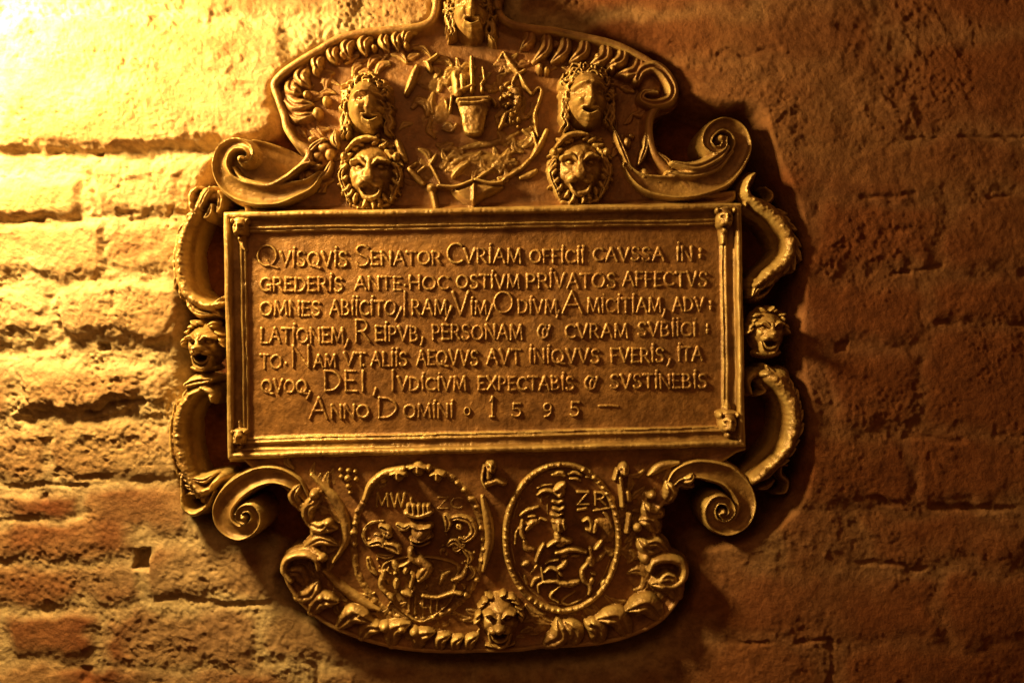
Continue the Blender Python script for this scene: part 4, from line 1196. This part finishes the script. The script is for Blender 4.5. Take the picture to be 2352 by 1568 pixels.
R = Relief(1160, 1064, 1424, 1404, 1.6)
for x, y, rx, ry, a in [(1212, 1202, 34, 38, 10), (1376, 1222, 36, 50, 10), (1290, 1330, 84, 70, 9), (1380, 1290, 26, 36, 8), (1208, 1310, 20, 36, 8)]:
    R.dome(x, y, rx, ry, b - 4, a)
for p, w, a in [
    ([(400, 310), (460, 285), (540, 275)], 3, 16), ([(405, 370), (460, 332), (540, 340), (600, 380)], 5, 24), ([(580, 320), (630, 290), (650, 270)], 9, 28), ([(640, 280), (630, 350), (610, 380)], 8, 26), ([(440, 370), (440, 450)], 3, 12), ([(500, 380), (500, 570)], 2.5, 10), ([(480, 400), (520, 380)], 3, 14),
    ([(550, 180), (620, 165), (660, 190)], 7, 20), ([(700, 175), (760, 160), (820, 190)], 5, 20), ([(710, 220), (770, 220), (810, 240)], 5, 20), ([(860, 210), (920, 200)], 5, 14),
    ([(240, 570), (300, 525), (410, 490)], 5, 18), ([(320, 580), (380, 575)], 5, 18), ([(260, 620), (250, 720), (270, 780)], 6, 22), ([(300, 700), (350, 640), (390, 620)], 8, 22), ([(190, 840), (200, 740), (230, 680)], 4, 18), ([(410, 640), (430, 600), (490, 620)], 4, 16), ([(270, 640), (330, 660)], 6, 18),
    ([(280, 820), (300, 880), (360, 890)], 8, 16), ([(390, 1000), (420, 920), (460, 840)], 5, 24), ([(500, 860), (560, 820), (620, 800)], 5, 24), ([(590, 750), (620, 800), (710, 810)], 9, 24), ([(600, 850), (650, 830)], 8, 20),
    ([(580, 920), (650, 910), (730, 890), (860, 915)], 7, 24), ([(640, 950), (680, 940)], 6, 20), ([(730, 960), (800, 950)], 4, 16), ([(480, 1030), (510, 1005), (600, 990)], 4, 18), ([(470, 1100), (520, 1065), (580, 1080), (630, 1130)], 5, 26), ([(600, 1070), (650, 1040), (670, 1000)], 7, 24),
    ([(440, 1060), (455, 1190), (410, 1230), (415, 1300)], 3.5, 20), ([(590, 1110), (605, 1200)], 4, 18), ([(470, 1195), (580, 1190), (640, 1210), (790, 1190)], 6, 24), ([(640, 1220), (560, 1280), (530, 1340), (600, 1390)], 4, 22), ([(620, 1210), (700, 1220), (780, 1200)], 8, 24),
    ([(900, 880), (910, 960), (880, 1020), (830, 1090), (840, 1180), (900, 1240), (890, 1310)], 6, 22), ([(900, 970), (910, 1030)], 10, 24), ([(920, 1120), (950, 1130)], 5, 18), ([(920, 1170), (900, 1220)], 7, 20), ([(760, 1290), (640, 1380), (700, 1420), (820, 1370)], 4, 14),
    ([(840, 620), (880, 600), (910, 640), (905, 700)], 5, 24), ([(940, 720), (950, 650)], 6, 28), ([(870, 700), (920, 720)], 6, 20), ([(980, 640), (1050, 660), (1080, 760), (1040, 790)], 14, 16), ([(1020, 790), (990, 850), (950, 890)], 6, 20), ([(1050, 890), (1110, 940)], 9, 16), ([(970, 1000), (1010, 960), (1060, 900)], 6, 16),
    ([(1030, 540), (1070, 580), (1110, 680)], 5, 16), ([(1040, 1190), (1020, 1230)], 6, 18), ([(350, 1240), (380, 1180), (420, 1160)], 5, 16), ([(270, 1040), (310, 1020)], 7, 16), ([(340, 1120), (400, 1050)], 4, 12), ([(280, 1150), (300, 1230)], 5, 12), ([(930, 190), (1000, 280), (1060, 380)], 4, 16), ([(1080, 400), (1120, 430)], 8, 18),
]:
    R.stroke([mp(*q_) for q_ in p], w * 1.35, b - 2, a * 1.1, wid=[.7, 1, 1, .7], n=6)
R.rough(1.1, 8, 3, 632)
R.mesh("beast_relief", M_GILT, med, low=b - 8, h0=62)
R = Relief(1245, 1130, 1310, 1250, 1.6)       # crowned helmet
for x, y, w, a in [(1282, 1150, 9, 24), (1284, 1166, 8, 28), (1280, 1180, 9, 26), (1284, 1196, 10, 30)]:
    R.stroke([(x - 12, y), (x, y + 3), (x + 10, y - 2)], w * .7, b, a)
R.dome(1284, 1204, 17, 22, b, 36)
R.stroke([(1282, 1200), (1283, 1214)], 3.5, b + 26, 16, n=4)
R.stroke([(1293, 1198), (1296, 1212)], 3.5, b + 22, 16, n=4)
R.rough(1.0, 7, 2, 633)
R.mesh("helmet", M_GILT, med, low=b - 8, h0=66)
R = Relief(1310, 1114, 1410, 1180, 1.25)
write(R, "ZR", 1326, 1392, 1130, 1158, b + 1, 16, 4.8, False, gap=.35)
R.dome(1362, 1150, 46, 26, b - 4, 5)
R.stroke([(1328, 1170), (1346, 1166)], 6, b, 18, n=4)
R.stroke([(1364, 1172), (1400, 1166)], 5, b, 16, n=4)
R.mesh("initials", M_GILT, med, low=b - 6, h0=62)
